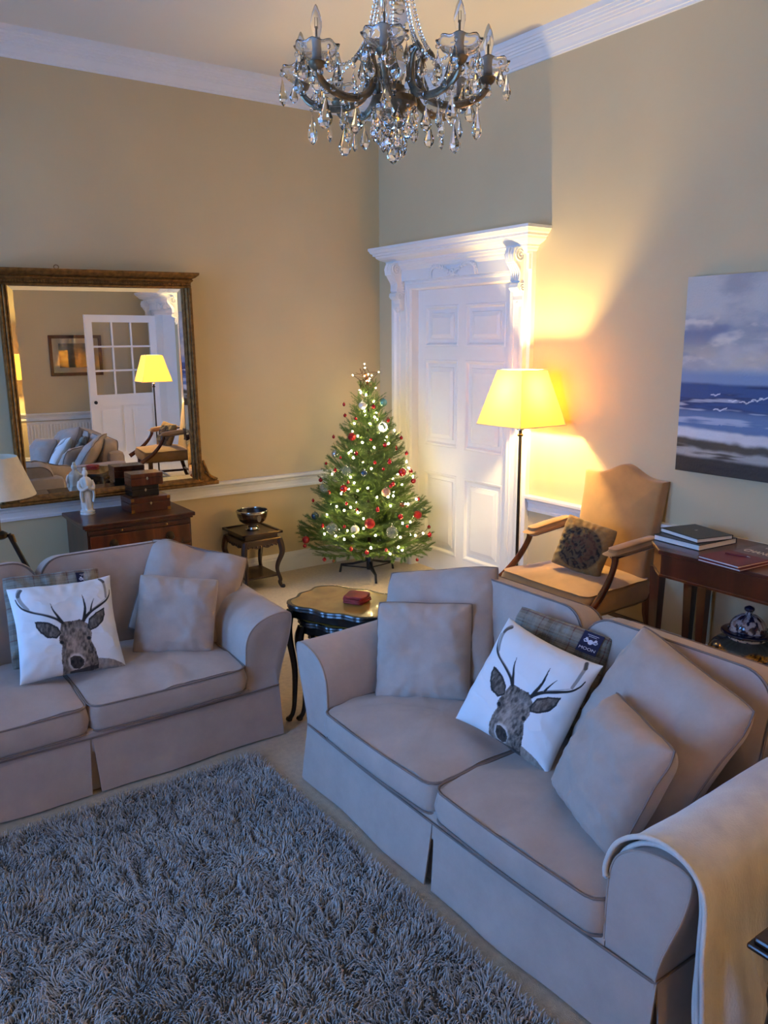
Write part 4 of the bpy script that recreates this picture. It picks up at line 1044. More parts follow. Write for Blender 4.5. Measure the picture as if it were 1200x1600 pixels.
text_mesh('CHANGIN', .07, 'letter', mg, TR(-.015, .0, .0124, rz=-PI/2), sx=.62)
text_mesh('THE', .03, 'letter', mg, TR(.10, .03, .0124, rz=-PI/2), sx=.92).name = 'lettering_small'
pn = thing('pen', 'slim pen lying on the red book', 'pen', (-.47, -3.89, BZ+.0255+.004), math.radians(-78))
MB().tube([(-.06, 0, 0), (.05, 0, 0)], .004, 8).build('barrel', 'cover_red', pn, True); MB().tube([(.05, 0, 0), (.066, 0, -.001)], [.0035, .001], 8).build('tip', 'silver', pn, True)
# lidded jar
M['jar'] = attr_mat('painted_porcelain', .15, .02, 100, .001, 0, 0, .5)
jr = thing('lidded_jar', 'lidded blue and gold oriental porcelain jar under the console table', 'jar', (-.27, -3.87, 0))
def jar_part(name, prof, pfun, n=120):
    P = spline(prof, 90); V = []
    th = np.linspace(0, 2*PI, n, endpoint=False)
    mb = MB().lathe([(max(p[0], .0005), p[1]) for p in P], n)
    o = mb.build(name, 'jar', jr, True, angle=60)
    co = np.array([v.co[:] for v in o.data.vertices]); a = np.arctan2(co[:, 1], co[:, 0]); set_print(o.data, pfun(a, co[:, 2])); return o
def body_print(a, z):
    gold = np.array(lin(168, 124, 44)); dk = np.array(lin(52, 34, 16)); wh = np.array(lin(214, 218, 226)); bl = np.array(lin(34, 48, 84)); te = np.array(lin(70, 88, 96))
    f = fbm(a*40, z*160, 2, 3); c = np.where((f > .5)[:, None], gold, dk)*np.ones((len(a), 3))
    top = smooth(.345, .36, z+.008*np.sin(a*6))[:, None]; c = c*(1-top)+(te*(.6+.7*fbm(a*10, z*30, 3, 4))[:, None])*top
    for k in range(6):
        d = np.hypot((((a-k*PI/3-.3+PI) % (2*PI))-PI)*.17, (z-.235)*(.9 if k % 2 else 1.3))
        m_ = (1-smooth(.062, .066, d))[:, None]; fl = smooth(.5, .56, fbm(a*14+k, z*60, 3, 5))[:, None]
        c = c*(1-m_)+(wh*(1-fl)+bl*fl)*m_
    return c
def lid_print(a, z):
    wh = np.array(lin(190, 200, 216)); bl = np.array(lin(26, 34, 66)); rd = np.array(lin(116, 70, 60))
    f = smooth(.5, .58, fbm(a*5, z*50, 3, 6))[:, None]; g = smooth(.6, .66, fbm(a*6+9, z*50, 3, 7))[:, None]
    c = wh*(1-f)+bl*f; c = c*(1-g*.6)+rd*g*.6
    k = ((z < .438) | (z > .545))[:, None]; return np.where(k, bl, c)
def neck_print(a, z):
    wh = np.array(lin(205, 208, 205)); bl = np.array(lin(40, 52, 84)); f = smooth(.55, .6, fbm(a*12, z*90, 3, 8))[:, None]; return wh*(1-f)+bl*f
jar_part('body', [(.09, .0), (.105, .01), (.13, .06), (.175, .17), (.2, .26), (.195, .32), (.16, .368), (.1, .392)], body_print)
jar_part('neck', [(.1, .385), (.098, .40), (.1, .42)], neck_print)
jar_part('lid', [(.132, .418), (.136, .424), (.13, .434), (.098, .44), (.094, .46), (.08, .49), (.05, .517), (.022, .527), (.018, .54), (.026, .552), (.024, .565), (.006, .575)], lid_print)

# ------------------------------------------------------------------ seascape painting
def seascape(u, v):
    """u along the canvas, v up"""
    f1 = fbm(u*5, v*7, 5, 11); f2 = fbm(u*9+3, v*16, 5, 12); st_ = fbm(u*4, v*40, 4, 13)
    cl = np.array(lin(192, 190, 184)); cg = np.array(lin(158, 160, 164)); cw_ = np.array(lin(216, 208, 194)); slate = np.array(lin(112, 122, 150))
    t = smooth(.35, .65, f1)[:, None]; c = cg*(1-t)+cl*t
    t = (smooth(.5, .68, f2)*smooth(.50, .62, v)*(1-smooth(.75, .9, v)))[:, None]; c = c*(1-t)+cw_*t
    t = (smooth(.52, .7, fbm(u*6+7, v*9, 4, 14))*np.exp(-((v-.72)/.09)**2))[:, None]; c = c*(1-t*.8)+slate*t*.8
    warm = np.array(lin(196, 186, 164)); t = (smooth(.5, .66, fbm(u*6, v*10, 4, 15))*np.exp(-((v-.60)/.06)**2))[:, None]; c = c*(1-t*.6)+warm*t*.6
    h = v+.012*(f1-.5)
    far = np.array(lin(126, 148, 180)); sea = np.array(lin(44, 76, 128)); deep = np.array(lin(24, 44, 92)); pale = np.array(lin(104, 132, 172))
    t = (1-smooth(.50, .56, h))[:, None]; c = c*(1-t)+far*t
    s = sea*(1-smooth(.4, .6, st_))[:, None]+deep*smooth(.4, .6, st_)[:, None]
    t = (1-smooth(.455, .475, h))[:, None]; c = c*(1-t)+s*t
    t = ((1-smooth(.30, .35, h)))[:, None]; c = c*(1-t)+(pale*.8+.3*sea*st_[:, None])*t
    t = (smooth(.56, .66, st_)*(h < .45)*(h > .26))[:, None]; c = c*(1-t*.7)+np.array(lin(190, 200, 214))*t*.7
    wave = .235+.04*(fbm(u*9, v*0+3, 3, 16)-.5)-.10*u
    foam = np.array(lin(222, 222, 222)); t = (1-smooth(wave, wave+.018, v+.02*(f2-.5)))[:, None]; c = c*(1-t)+foam*(.8+.25*f2[:, None])*t
    sand = np.array(lin(74, 66, 46)); t = (1-smooth(wave-.055, wave-.03, v+.03*(f2-.5)))[:, None]; c = c*(1-t)+sand*(.6+.8*st_[:, None])*t
    grey = np.array(lin(172, 168, 158)); t = ((1-smooth(wave-.10, wave-.075, v+.04*(f2-.5)))*smooth(.35, .5, st_+.1))[:, None]; c = c*(1-t)+grey*t
    umb = np.array(lin(44, 36, 20)); t = (1-smooth(.075-.03*u, .1-.03*u, v+.02*(f2-.5)))[:, None]; c = c*(1-t)+umb*(.5+1.2*st_[:, None])*t
    for gx, gy, gs in ((.22, .33, 1), (.19, .405, .7), (.35, .375, 1), (.4, .39, .8), (.28, .38, .6), (.43, .40, .6), (.62, .37, .8), (.75, .41, .7)):
        gx *= .8
        for s_ in (-1, 1):
            d, _ = line_d(u, v, [(gx, gy), (gx+s_*.012*gs, gy+.010*gs), (gx+s_*.026*gs, gy+(.006 if s_ < 0 else .016)*gs)])
            t = (1-smooth(.0015, .003, d))[:, None]; c = c*(1-t)+np.array(lin(225, 228, 232))*t
    return c
pw, ph = 1.52, 1.125
M['canvas'] = attr_mat('oil_paint_canvas', .5, .6, 70, .004)
pt = thing('seascape_painting', 'unframed seascape canvas of stormy sky over blue sea', 'painting', (-.004, SYM, 1.212))
n1, n2 = 330, 240
U, V = np.meshgrid(np.linspace(0, 1, n1), np.linspace(0, 1, n2))
G = np.stack([np.full_like(U, -.042)-.0018*fbm(U*60, V*60, 3, 20), pw/2-U*pw, V*ph], -1)
o = MB().grid(G).build('canvas', 'canvas', pt, True, angle=False); set_print(o.data, seascape(U.ravel(), V.ravel()))
MB().box(-.0415, 0, -pw/2, pw/2, 0, ph).build('stretcher', mat('canvas_edge', lin(128, 120, 104), .8, var=.4, vscale=12), pt)

# ------------------------------------------------------------------ picture and radiator on the wall seen in the mirror
pc = thing('framed_picture', 'framed landscape picture with a wide mount, seen in the mirror', 'picture', (-1.19, ROOM_Y+.004, 1.44))
f = MB(); W_, H_ = .38, .64
for a in (-1, 1): f.bbox(a*W_-.025, a*W_+.025, 0, .03, 0, H_, .005)
f.bbox(-W_, W_, 0, .03, 0, .05, .005).bbox(-W_, W_, 0, .03, H_-.05, H_, .005); f.build('frame', 'mahogany', pc)
MB().box(-W_, W_, .002, .012, .02, H_-.02).build('mount', 'paper', pc)
U, V = np.meshgrid(np.linspace(0, 1, 60), np.linspace(0, 1, 40))
o = MB().grid(np.stack([-.26+.52*U, np.full_like(U, .0135), .13+.38*V], -1)).build('print', attr_mat('print_sheet', .25, 0), pc)
cc = (np.array(lin(72, 82, 84))*(1-V.ravel()[:, None])+np.array(lin(120, 130, 140))*V.ravel()[:, None])*(.5+fbm(U.ravel()*5, V.ravel()*9, 4, 21))[:, None]; set_print(o.data, cc)
MB().box(-W_+.02, W_-.02, .016, .018, .03, H_-.03).build('glazing', M['pane'], pc)
rd = thing('radiator', 'white ribbed radiator under the picture, seen in the mirror', 'radiator', (-1.5, ROOM_Y+.03, .12))
q = MB().bbox(-.7, .7, .0, .06, 0, .6, .008)
for k in range(28): q.bbox(-.68+k*.0495, -.68+k*.0495+.03, .055, .078, .03, .57, .006)
q.build('panel', 'white', rd); MB().box(-.7, .7, 0, .08, .6, .612).build('grille', 'white', rd)
for x in (-.6, .6): MB().tube([(x, .03, 0), (x, .03, -.118)], .01, 8).build('pipe', 'white', rd, True)

# ------------------------------------------------------------------ dark table at the right edge
dt = thing('end_table', 'dark wooden end table at the lower right edge', 'table', (-2.36, -5.47, 0))
e = MB().bbox(-.215, .215, -.2, .2, .545, .565, .008).bbox(-.225, .225, -.21, .21, .53, .546, .006); e.build('top', 'darkwood', dt)
MB().bbox(-.185, .185, -.17, .17, .43, .53, .006).build('apron', 'ebony', dt)
for sx in (-1, 1):
    for sy in (-1, 1): MB().lathe([(.014, 0), (.02, .03), (.014, .06), (.018, .2), (.024, .3), (.018, .36), (.026, .40), (.022, .44)], 14, TR(sx*.165, sy*.15, 0)).build('leg', 'ebony', dt, True)

# ------------------------------------------------------------------ throw over the sofa arm
M['throw'] = mat('pale_fleece', lin(222, 216, 206), .95, var=.28, vscale=10, vcol2=lin(192, 186, 184), sheen=.6, bump=.5, bscale=180, bdist=.004, stretch=(1, 1, .35))
def sofa2(x, y, z): return (-2.635+y, -4.085-x, z)
th_ = thing('throw', 'pale fleece throw folded over the near sofa arm', 'throw', (-2.635+.35, -4.085-1.06, 0))
for k in range(3):
    off = .008+.015*(2-k); y0 = .038-.010*(2-k)+.016*k; y1 = .80-.03*k
    S = spline([(.782, .50+.012*k), (.79, .525), (.828, .588), (.874, .632), (.93, .656), (.986, .65), (1.024, .62), (1.036, .57), (1.04, .5), (1.042, .4), (1.044, .28), (1.046, .15), (1.048, .035+.02*k)], 72)
    tg = np.gradient(S, axis=0); nn = np.stack([-tg[:, 1], tg[:, 0]], 1); nn /= np.linalg.norm(nn, axis=1)[:, None]
    ys = np.linspace(0, 1, 70); rows = []
    hang = smooth(.62, .2, S[:, 1])*(S[:, 0] > .95)
    for i, t in enumerate(ys):
        y = y0+(y1-y0)*t
        rip = .030*np.sin(t*24+2*fbm(np.full(len(S), t*3.), S[:, 1]*2, 2, k)*3)+.014*np.sin(t*9+k)
        lump = (fbm(np.full(len(S), t*6.), S[:, 1]*8, 3, 30+k)-.5)*.016*np.clip(t*5, 0, 1)
        d = .006+(off-.006)*smooth(0, 14, np.arange(len(S)))+lump*(.4+hang)+np.maximum(0, rip+.012)*hang*smooth(.0, .12, np.full(len(S), t))+.010*smooth(.1, 0, np.full(len(S), t))*(k == 0)
        up = .03*smooth(.1, .9, y)*(S[:, 1] > .55)
        X = S[:, 0]+nn[:, 0]*d; Z = S[:, 1]+nn[:, 1]*d+up
        Y = np.full(len(S), y)+.02*hang*np.sin(S[:, 1]*7+k)+.012*(fbm(S[:, 1]*5, S[:, 1]*0+k, 2)-.5)
        if i == 0: Y = Y+.012*0
        rows.append(np.stack([-2.635+Y, -4.085-X, Z], 1))
    A = np.array(rows)-np.array(th_.location); 
    B = A.copy(); cn = np.zeros_like(A); cn[:, :, 1] = nn[None, :, 0]; cn[:, :, 2] = -nn[None, :, 1]
    B = A+cn*.006
    mb = MB().grid(A).grid(B, flip=True)
    # rounded rim along the front and the ends
    for edge in (A[0]*.5+B[0]*.5, A[-1]*.5+B[-1]*.5, A[:, 0]*.5+B[:, 0]*.5, A[:, -1]*.5+B[:, -1]*.5): mb.tube(edge, .0075, 8)
    mb.build('fold', 'throw', th_, True, angle=False)

# ------------------------------------------------------------------ fast mesh for pile and needles
def fast_mesh(name, V, quads=None, tris=None, sm=False):
    me = bpy.data.meshes.new(name); V = np.asarray(V, np.float32).reshape(-1, 3)
    nq = 0 if quads is None else len(quads); nt = 0 if tris is None else len(tris)
    me.vertices.add(len(V)); me.vertices.foreach_set('co', V.ravel())
    idx = np.concatenate([np.asarray(quads if nq else [], np.int32).ravel(), np.asarray(tris if nt else [], np.int32).ravel()]).astype(np.int32)
    st_ = np.concatenate([np.arange(nq)*4, nq*4+np.arange(nt)*3]).astype(np.int32)
    me.loops.add(len(idx)); me.loops.foreach_set('vertex_index', idx)
    me.polygons.add(nq+nt); me.polygons.foreach_set('loop_start', st_)
    if sm: me.polygons.foreach_set('use_smooth', np.ones(nq+nt, bool))
    me.update(calc_edges=True); return me

# ------------------------------------------------------------------ shag rug
RX0, RX1, RY0, RY1 = -4.75, -2.735, -5.5, -2.815
rug = thing('shag_rug', 'thick grey shag pile rug between the two sofas', 'rug', (0, 0, 0))
M['rug'] = mat('grey_shag_yarn', lin(200, 194, 190), .9, var=.25, vscale=3.5, vcol2=lin(162, 157, 155), sheen=.3)
M['rug_back'] = mat('rug_backing', lin(96, 92, 90), .95, var=.3, vscale=40)
MB().bbox(RX0, RX1, RY0, RY1, .001, .008, .002).build('backing', 'rug_back', rug)
sp_ = .0092
gx, gy = np.meshgrid(np.arange(RX0, RX1, sp_), np.arange(RY0, RY1, sp_)); N = gx.size
bx = gx.ravel()+rng.uniform(-.5, .5, N)*sp_; by = gy.ravel()+rng.uniform(-.5, .5, N)*sp_
# clumps lean together: the direction comes from a smooth field plus scatter, combed in bands
ang = (fbm(bx*11, by*11, 2, 40)*6*PI)+rng.normal(0, .35, N)
lean = np.clip(.55+.45*(fbm(bx*14, by*14, 2, 41)-.5)*2+rng.normal(0, .16, N), .15, 1.1)
Ln = rng.uniform(.026, .042, N)*(.75+.5*fbm(bx*12, by*12, 2, 42))
ex = np.minimum(np.minimum(bx-RX0, RX1-bx), np.minimum(by-RY0, RY1-by))
ea = np.where(np.minimum(bx-RX0, RX1-bx) < np.minimum(by-RY0, RY1-by), np.where(RX1-bx < bx-RX0, 0, PI), np.where(RY1-by < by-RY0, PI/2, -PI/2))
k = ex < .02; ang = np.where(k, ea+rng.normal(0, .7, N), ang); lean = np.where(k, lean*.9, lean)
dx, dy = np.cos(ang), np.sin(ang)
rings = []
for t, w_ in ((0, .0021), (.4, .0026), (.8, .0024)):
    b_ = lean*t**.9
    px = bx+Ln*t*np.sin(b_)*dx; py = by+Ln*t*np.sin(b_)*dy; pz = .006+Ln*t*np.cos(b_*.95)
    for j in range(3):
        a = 2*PI*j/3+ang; rings.append(np.stack([px+np.cos(a)*w_, py+np.sin(a)*w_, pz], 1))
b_ = lean*1.15; rings.append(np.stack([bx+Ln*1.04*np.sin(b_)*dx, by+Ln*1.04*np.sin(b_)*dy, .006+Ln*np.cos(b_)], 1))
V = np.stack(rings, 1); base = (np.arange(N)*10)[:, None]
Q = np.concatenate([base+np.array([[i*3+j, i*3+(j+1) % 3, (i+1)*3+(j+1) % 3, (i+1)*3+j]]) for i in range(2) for j in range(3)])
Tt = np.concatenate([base+np.array([[6+j, 6+(j+1) % 3, 9]]) for j in range(3)])
pile = link('pile', fast_mesh('pile', V, Q, Tt, True), 'rug', rug); pile['kind'] = 'stuff'

# ------------------------------------------------------------------ Christmas tree
TX, TY = -.50, -.54
M['needle'] = mat('fir_needles', lin(106, 134, 58), .5, var=.5, vscale=9, vcol2=lin(46, 80, 40))
M['bark'] = mat('brown_stem', lin(60, 42, 28), .8, var=.3, vscale=30)
tree = thing('christmas_tree', 'decorated Christmas tree in the corner by the white door', 'tree', (TX, TY, 0))
def make_branch(L, seed):
    rg = np.random.default_rng(seed); segs = []
    main = spline([(0, 0, 0), (L*.4, 0, -.01*L), (L*.75, rg.normal(0, .02)*L, .02*L), (L, rg.normal(0, .03)*L, .09*L)], 24)
    segs.append(main)
    s = .18
    sd = 1
    while s < .95:
        i = int(s*(len(main)-1)); p = main[i]; tl_ = min(.17, .05+.55*L*(1-s))*rg.uniform(.8, 1.15)
        el = rg.uniform(-.15, .3); a = sd*rg.uniform(.6, .95)
        d = np.array([math.cos(a)*math.cos(el), math.sin(a)*math.cos(el), math.sin(el)])
        tw = [p+d*tl_*t+np.array([.12*tl_*t*t, 0, .12*tl_*t*t]) for t in np.linspace(0, 1, 8)]
        segs.append(np.array(tw)); sd = -sd; s += .020/L*rg.uniform(.8, 1.2)+.004
    nb = []; mbk = MB()
    for q, S in enumerate(segs):
        mbk.tube(S, np.linspace(.0045 if q == 0 else .002, .0012, len(S)), 4)
        ln = np.linalg.norm(np.diff(S, axis=0), axis=1).sum(); n = int(ln/.00105); t = np.linspace(.18 if q == 0 else .05, 1, n)*(len(S)-1)
        i = np.minimum(t.astype(int), len(S)-2); f = (t-i)[:, None]; P = S[i]*(1-f)+S[i+1]*f; ax_ = S[i+1]-S[i]; ax_ /= np.linalg.norm(ax_, axis=1)[:, None]
        r1 = np.cross(ax_, [0, 0, 1.]); r1 /= np.linalg.norm(r1, axis=1)[:, None]; r2 = np.cross(r1, ax_)
        ph_ = rg.uniform(0, 2*PI, n)[:, None]; rad = r1*np.cos(ph_)+r2*np.sin(ph_); d = ax_*rg.uniform(.35, .8, n)[:, None]+rad*.8; d /= np.linalg.norm(d, axis=1)[:, None]
        l = rg.uniform(.015, .024, n)[:, None]; wv = np.cross(d, rad+.3*ax_); wv /= np.linalg.norm(wv, axis=1)[:, None]
        nb.append(np.stack([P-wv*.0011, P+wv*.0011, P+d*l], 1))
    NV = np.concatenate(nb).reshape(-1, 3); me = bpy.data.meshes.new('branch')
    bv_ = np.concatenate(mbk.V); nbv = len(bv_)
    q4 = np.array([f for f in mbk.F if len(f) == 4]); 
    tri = np.arange(len(NV)).reshape(-1, 3)+nbv
    me = fast_mesh('branch', np.concatenate([bv_, NV]), q4, tri)
    me.materials.append(M['needle']); return me
BR = [(L, make_branch(L, 100+i)) for i, L in enumerate((.60, .55, .48, .42, .36, .30, .24, .18, .13))]
def tree_r(z): return float(np.interp(z, [.15, .28, 1.0, 1.6], [.50, .60, .33, .05]))
def put_branch(z_tip, a, Lr, el):
    L = Lr/math.cos(el)
    tx = TX+Lr*math.cos(a); ty = TY+Lr*math.sin(a); f = 1.
    if tx > -.05: f = min(f, (-.05-TX)/(Lr*math.cos(a)))
    if ty > -.04: f = min(f, (-.04-TY)/(Lr*math.sin(a)))
    L *= f; Lr *= f
    Lv, me = min(BR, key=lambda b: abs(b[0]-L))
    o = bpy.data.objects.new('branch', me); COL.objects.link(o); o.parent = tree
    o.location = (0, 0, max(.16, z_tip-Lr*math.tan(el))); k = L/Lv
    o.rotation_euler = Euler((random.uniform(-.5, .5), -el, a), 'XYZ'); o.scale = (k, k, k)
    return o
z = .27; ti = 0
while z < 1.56:
    r_ = tree_r(z); n = max(5, int(5+r_*15)); a0 = ti*1.1
    for q in range(n):
        zz = z+random.uniform(-.03, .03); a = a0+2*PI*q/n+random.uniform(-.15, .15)
        put_branch(zz, a, r_*random.uniform(.78, 1.12), math.radians(np.interp(zz, [.2, .6, 1.2, 1.6], [2, 14, 28, 46])))
    z += np.interp(r_, [.05, .6], [.062, .088]); ti += 1
for q in range(46):
    zz = random.uniform(.35, 1.4); a = random.uniform(0, 2*PI); put_branch(zz, a, max(.1, tree_r(zz)*random.uniform(.45, .7)), math.radians(20))
for q in range(5): put_branch(1.62, q*1.26, .07, math.radians(58))
MB().tube([(0, 0, .1), (0, 0, 1.0), (.0, 0, 1.64)], [.018, .014, .006], 10).build('trunk', 'bark', tree, True)
for q in range(3):
    a = math.radians(-113)+q*2*PI/3; c_, s_ = math.cos(a), math.sin(a)
    MB().tube([(.02*c_, .02*s_, .17), (.04*c_, .04*s_, .12), (.16*c_, .16*s_, .085), (.26*c_, .26*s_, .07), (.275*c_, .275*s_, .0)], .011, 6).tube([(.02*c_, .02*s_, .06), (.26*c_, .26*s_, .06)], .006, 6).build('stand_leg', 'black', tree, True)
MB().lathe([(.026, .05), (.028, .06), (.028, .2), (.022, .21)], 14).build('stand_socket', 'black', tree, True)

# fairy lights: bulbs on one dark wire
BULB = [(-0.668, -0.702, 1.177), (-0.463, -0.779, 1.16), (-0.6, -0.771, 1.137), (-0.592, -0.627, 1.42), (-0.743, -0.647, 1.107), (-0.662, -0.818, 0.977), (-0.843, -0.509, 0.911), (-0.797, -0.718, 0.909), (-0.788, -0.756, 0.866), (-0.783, -0.797, 0.807), (-0.717, -0.846, 0.828), (-0.668, -0.902, 0.757), (-0.532, -0.938, 0.757), (-0.581, -0.931, 0.755), (-0.574, -0.959, 0.684), (-0.908, -0.676, 0.672), (-0.883, -0.75, 0.65), (-0.846, -0.791, 0.677), (-0.815, -0.847, 0.64), (-0.952, -0.593, 0.598), (-0.807, -0.913, 0.522), (-0.74, -0.982, 0.468), (-0.544, -1.052, 0.438), (-0.413, -1.009, 0.54), (-0.496, -1.017, 0.54), (-0.389, -1.045, 0.429), (-0.279, -1.008, 0.425), (-0.966, -0.745, 0.448), (-0.879, -0.874, 0.461), (-0.931, -0.82, 0.432), (-0.79, -0.989, 0.375), (-0.66, -1.07, 0.324), (-0.582, -1.072, 0.365), (-0.218, -0.728, 0.93), (-0.245, -0.731, 0.984), (-0.191, -0.746, 0.858), (-0.261, -0.89, 0.69), (-0.397, -0.957, 0.675), (-0.419, -0.903, 0.833), (-0.582, -0.688, 1.322), (-0.532, -0.685, 1.371), (-0.679, -0.653, 1.226), (-0.562, -0.528, 1.564), (-0.552, -0.587, 1.548), (-0.317, -0.658, 1.245), (-0.867, -0.682, 0.775), (-1.001, -0.632, 0.45)]
for q in range(40):
    zz = .3+1.2*(q+.5)/40; a = 1.0+random.uniform(-1.9, 1.9)+(PI if q % 4 == 0 else 0); rr = tree_r(zz)*random.uniform(.45, .8)
    BULB.append((min(-.08, TX+rr*math.cos(a)), min(-.07, TY+rr*math.sin(a)), zz))
fl = thing('fairy_lights', 'string of warm white fairy lights on the Christmas tree', 'fairy lights', (TX, TY, 0))
M['fairy'] = glow('warm_fairy_bulb', (1, .74, .32), BULB_EMIT)
pr_ = MB().lathe([(.001, -.008), (.005, -.006), (.0075, .0), (.006, .007), (.002, .011), (.0005, .012)], 8).build('bulb', 'fairy', fl, True)
BULB.sort(key=lambda p: (round(p[2]*9), math.atan2(p[1]-TY, p[0]-TX)))
pr_.location = (BULB[0][0]-TX, BULB[0][1]-TY, BULB[0][2])
for p in BULB[1:]:
    o = pr_.copy(); COL.objects.link(o); o.parent = fl; o.location = (p[0]-TX, p[1]-TY, p[2]); o.rotation_euler = (random.uniform(-1, 1), random.uniform(-1, 1), 0)
wp = []
for i, p in enumerate(BULB):
    wp.append((p[0]-TX, p[1]-TY, p[2]-.008))
    if i < len(BULB)-1:
        n_ = BULB[i+1]; wp.append((((p[0]+n_[0])/2-TX)*.8, ((p[1]+n_[1])/2-TY)*.8, (p[2]+n_[2])/2-.015))
MB().tube(wp, .0014, 4).build('wire', mat('green_wire', lin(20, 40, 20), .5, var=.2, vscale=30), fl)

# baubles
BIG = [('red_glitter', -0.707, -0.605, 1.218, 0.0334, 'glittery red bauble, highest large red one on the tree'), ('clear', -0.484, -0.724, 1.29, 0.0449, 'clear glass bauble, highest clear one on the tree'), ('white', -0.592, -0.594, 1.464, 0.0321, 'pearly white bauble just under the star'), ('teal', -0.394, -0.609, 1.48, 0.0321, 'pale teal glass bauble near the tree top'), ('silver', -0.765, -0.436, 1.064, 0.0308, 'silver bauble at the tree side towards the mirror'), ('clear', -0.804, -0.669, 0.953, 0.0411, 'frosted clear bauble left of centre, mid tree'), ('blue', -0.717, -0.793, 0.942, 0.0282, 'grey-blue bauble in the middle of the tree'), ('red', -0.382, -0.857, 0.927, 0.0347, 'shiny red bauble at mid height on the door side'), ('red', -0.197, -0.764, 0.822, 0.0231, 'red bauble at the door-side edge, below the large red one'), ('red', -0.847, -0.688, 0.817, 0.0308, 'shiny red bauble left of centre at mid height'), ('clear', -0.872, -0.424, 0.785, 0.0385, 'clear bauble at the tree edge level with the dado rail'), ('white_red', -0.589, -0.917, 0.791, 0.0359, 'cream bauble with a red spot near the tree centre'), ('red', -0.465, -0.965, 0.681, 0.0205, 'small red bauble right of centre in the lower half'), ('red_glitter', -0.3, -0.959, 0.577, 0.0347, 'glittery red bauble low on the door side'), ('green', -0.188, -0.88, 0.585, 0.0257, 'dull green glass bauble behind the glittery red one'), ('blue', -0.951, -0.4, 0.554, 0.0321, 'dark blue bauble at the lower edge towards the bowl'), ('clear', -0.966, -0.694, 0.501, 0.0475, 'large clear bauble low on the bowl side'), ('white', -0.859, -0.867, 0.512, 0.0347, 'cream bauble in the lower middle of the tree'), ('red_glitter', -0.759, -0.931, 0.56, 0.0424, 'largest glittery red bauble, lower centre'), ('clear', -0.608, -1.025, 0.484, 0.0488, 'large clear bauble low on the door side'), ('red', -1.009, -0.338, 0.344, 0.0334, 'shiny red bauble hanging at the far lower left tip'), ('red', -0.504, -0.998, 0.594, 0.0231, 'red bauble just above the low clear one')]
SMALL = [(-0.665, -0.427, 1.466), (-0.658, -0.43, 1.375), (-0.521, -0.65, 1.455), (-0.649, -0.577, 1.36), (-0.367, -0.638, 1.335), (-0.609, -0.736, 1.2), (-0.27, -0.691, 1.185), (-0.504, -0.786, 1.152), (-0.383, -0.774, 1.116), (-0.724, -0.695, 1.092), (-0.791, -0.559, 1.048), (-0.625, -0.815, 1.023), (-0.5, -0.843, 1.021), (-0.57, -0.856, 0.97), (-0.232, -0.715, 1.055), (-0.797, -0.34, 0.975), (-0.832, -0.54, 0.946), (-0.837, -0.312, 0.833), (-0.817, -0.711, 0.867), (-0.896, -0.542, 0.766), (-0.893, -0.274, 0.657), (-0.538, -0.909, 0.834), (-0.51, -0.906, 0.849), (-0.861, -0.751, 0.704), (-0.683, -0.933, 0.662), (-0.815, -0.836, 0.663), (-0.206, -0.85, 0.679), (-0.204, -0.737, 0.9), (-0.987, -0.581, 0.508), (-0.91, -0.794, 0.525), (-0.457, -1.026, 0.511), (-0.095, -0.851, 0.423), (-0.173, -0.959, 0.388), (-0.377, -1.055, 0.225), (-1.03, -0.672, 0.249), (-0.999, -0.761, 0.248), (-0.912, -0.889, 0.363), (-0.824, -0.981, 0.341), (-0.685, -1.05, 0.355), (-1.032, -0.357, 0.298), (-0.74, -0.375, 1.198)]
M['b_red'] = mat('red_glass', lin(170, 16, 24), .12, .35, var=.1, vscale=10, coat=.8); M['b_red_glitter'] = mat('red_glitter', lin(150, 18, 28), .4, .5, var=.5, vscale=160, bump=1., bscale=220, bdist=.004)
M['b_clear'] = mat('clear_glass', (.9, .95, .92), .02, trans=.9, ior=1.2); M['b_white'] = mat('pearl_glass', lin(226, 220, 204), .3, .1, var=.1, vscale=30, coat=.5); M['b_teal'] = mat('teal_glass', lin(120, 180, 168), .1, .3, var=.2, vscale=18, coat=.6)
M['b_silver'] = mat('silver_glass', lin(176, 186, 196), .15, .8, var=.2, vscale=20); M['b_blue'] = mat('blue_glass', lin(66, 84, 104), .15, .5, var=.2, vscale=18, coat=.6); M['b_green'] = mat('green_glass', lin(88, 110, 90), .15, .4, var=.2, vscale=18); M['b_white_red'] = mat('cream_red_glass', lin(216, 200, 170), .3, .1, var=.6, vscale=22, vcol2=lin(140, 24, 28))
for kd, x, y, z, r_, lb in BIG:
    b = thing('bauble', lb, 'bauble', (x, y, z), group='large tree baubles')
    MB().sphere(r_, n=24, m=16).build('ball', 'b_'+kd, b, True, angle=False)
    MB().lathe([(r_*.2, r_*.96), (r_*.2, r_*1.18), (r_*.06, r_*1.2)], 12).tube([(r_*.12*math.cos(t), 0, r_*1.3+r_*.14*math.sin(t)) for t in np.linspace(0, 2*PI, 12)], .0009, 5).build('cap', 'silver', b, True)
    if kd == 'clear': MB().tube([(r_*.985*math.cos(t), 0, r_*.985*math.sin(t)) for t in np.linspace(0, 2*PI, 30)], .0009, 5, True).build('seam', 'silver', b)
sm = MB().sphere(.0165, (0, 0, 0), 14, 10).lathe([(.004, .0155), (.004, .021), (.001, .023)], 8)
sm0 = sm.build('small_bauble', 'b_red', None, True); setp(sm0, 'tiny dark red bauble hanging on the Christmas tree', 'bauble', 'tiny red baubles')
for i, p in enumerate(SMALL):
    o = sm0 if i == 0 else sm0.copy()
    if i: COL.objects.link(o)
    o.location = p; k = .75+.35*((i*7) % 5)/4; o.scale = (k, k, k*(1.25 if i % 4 == 0 else 1))

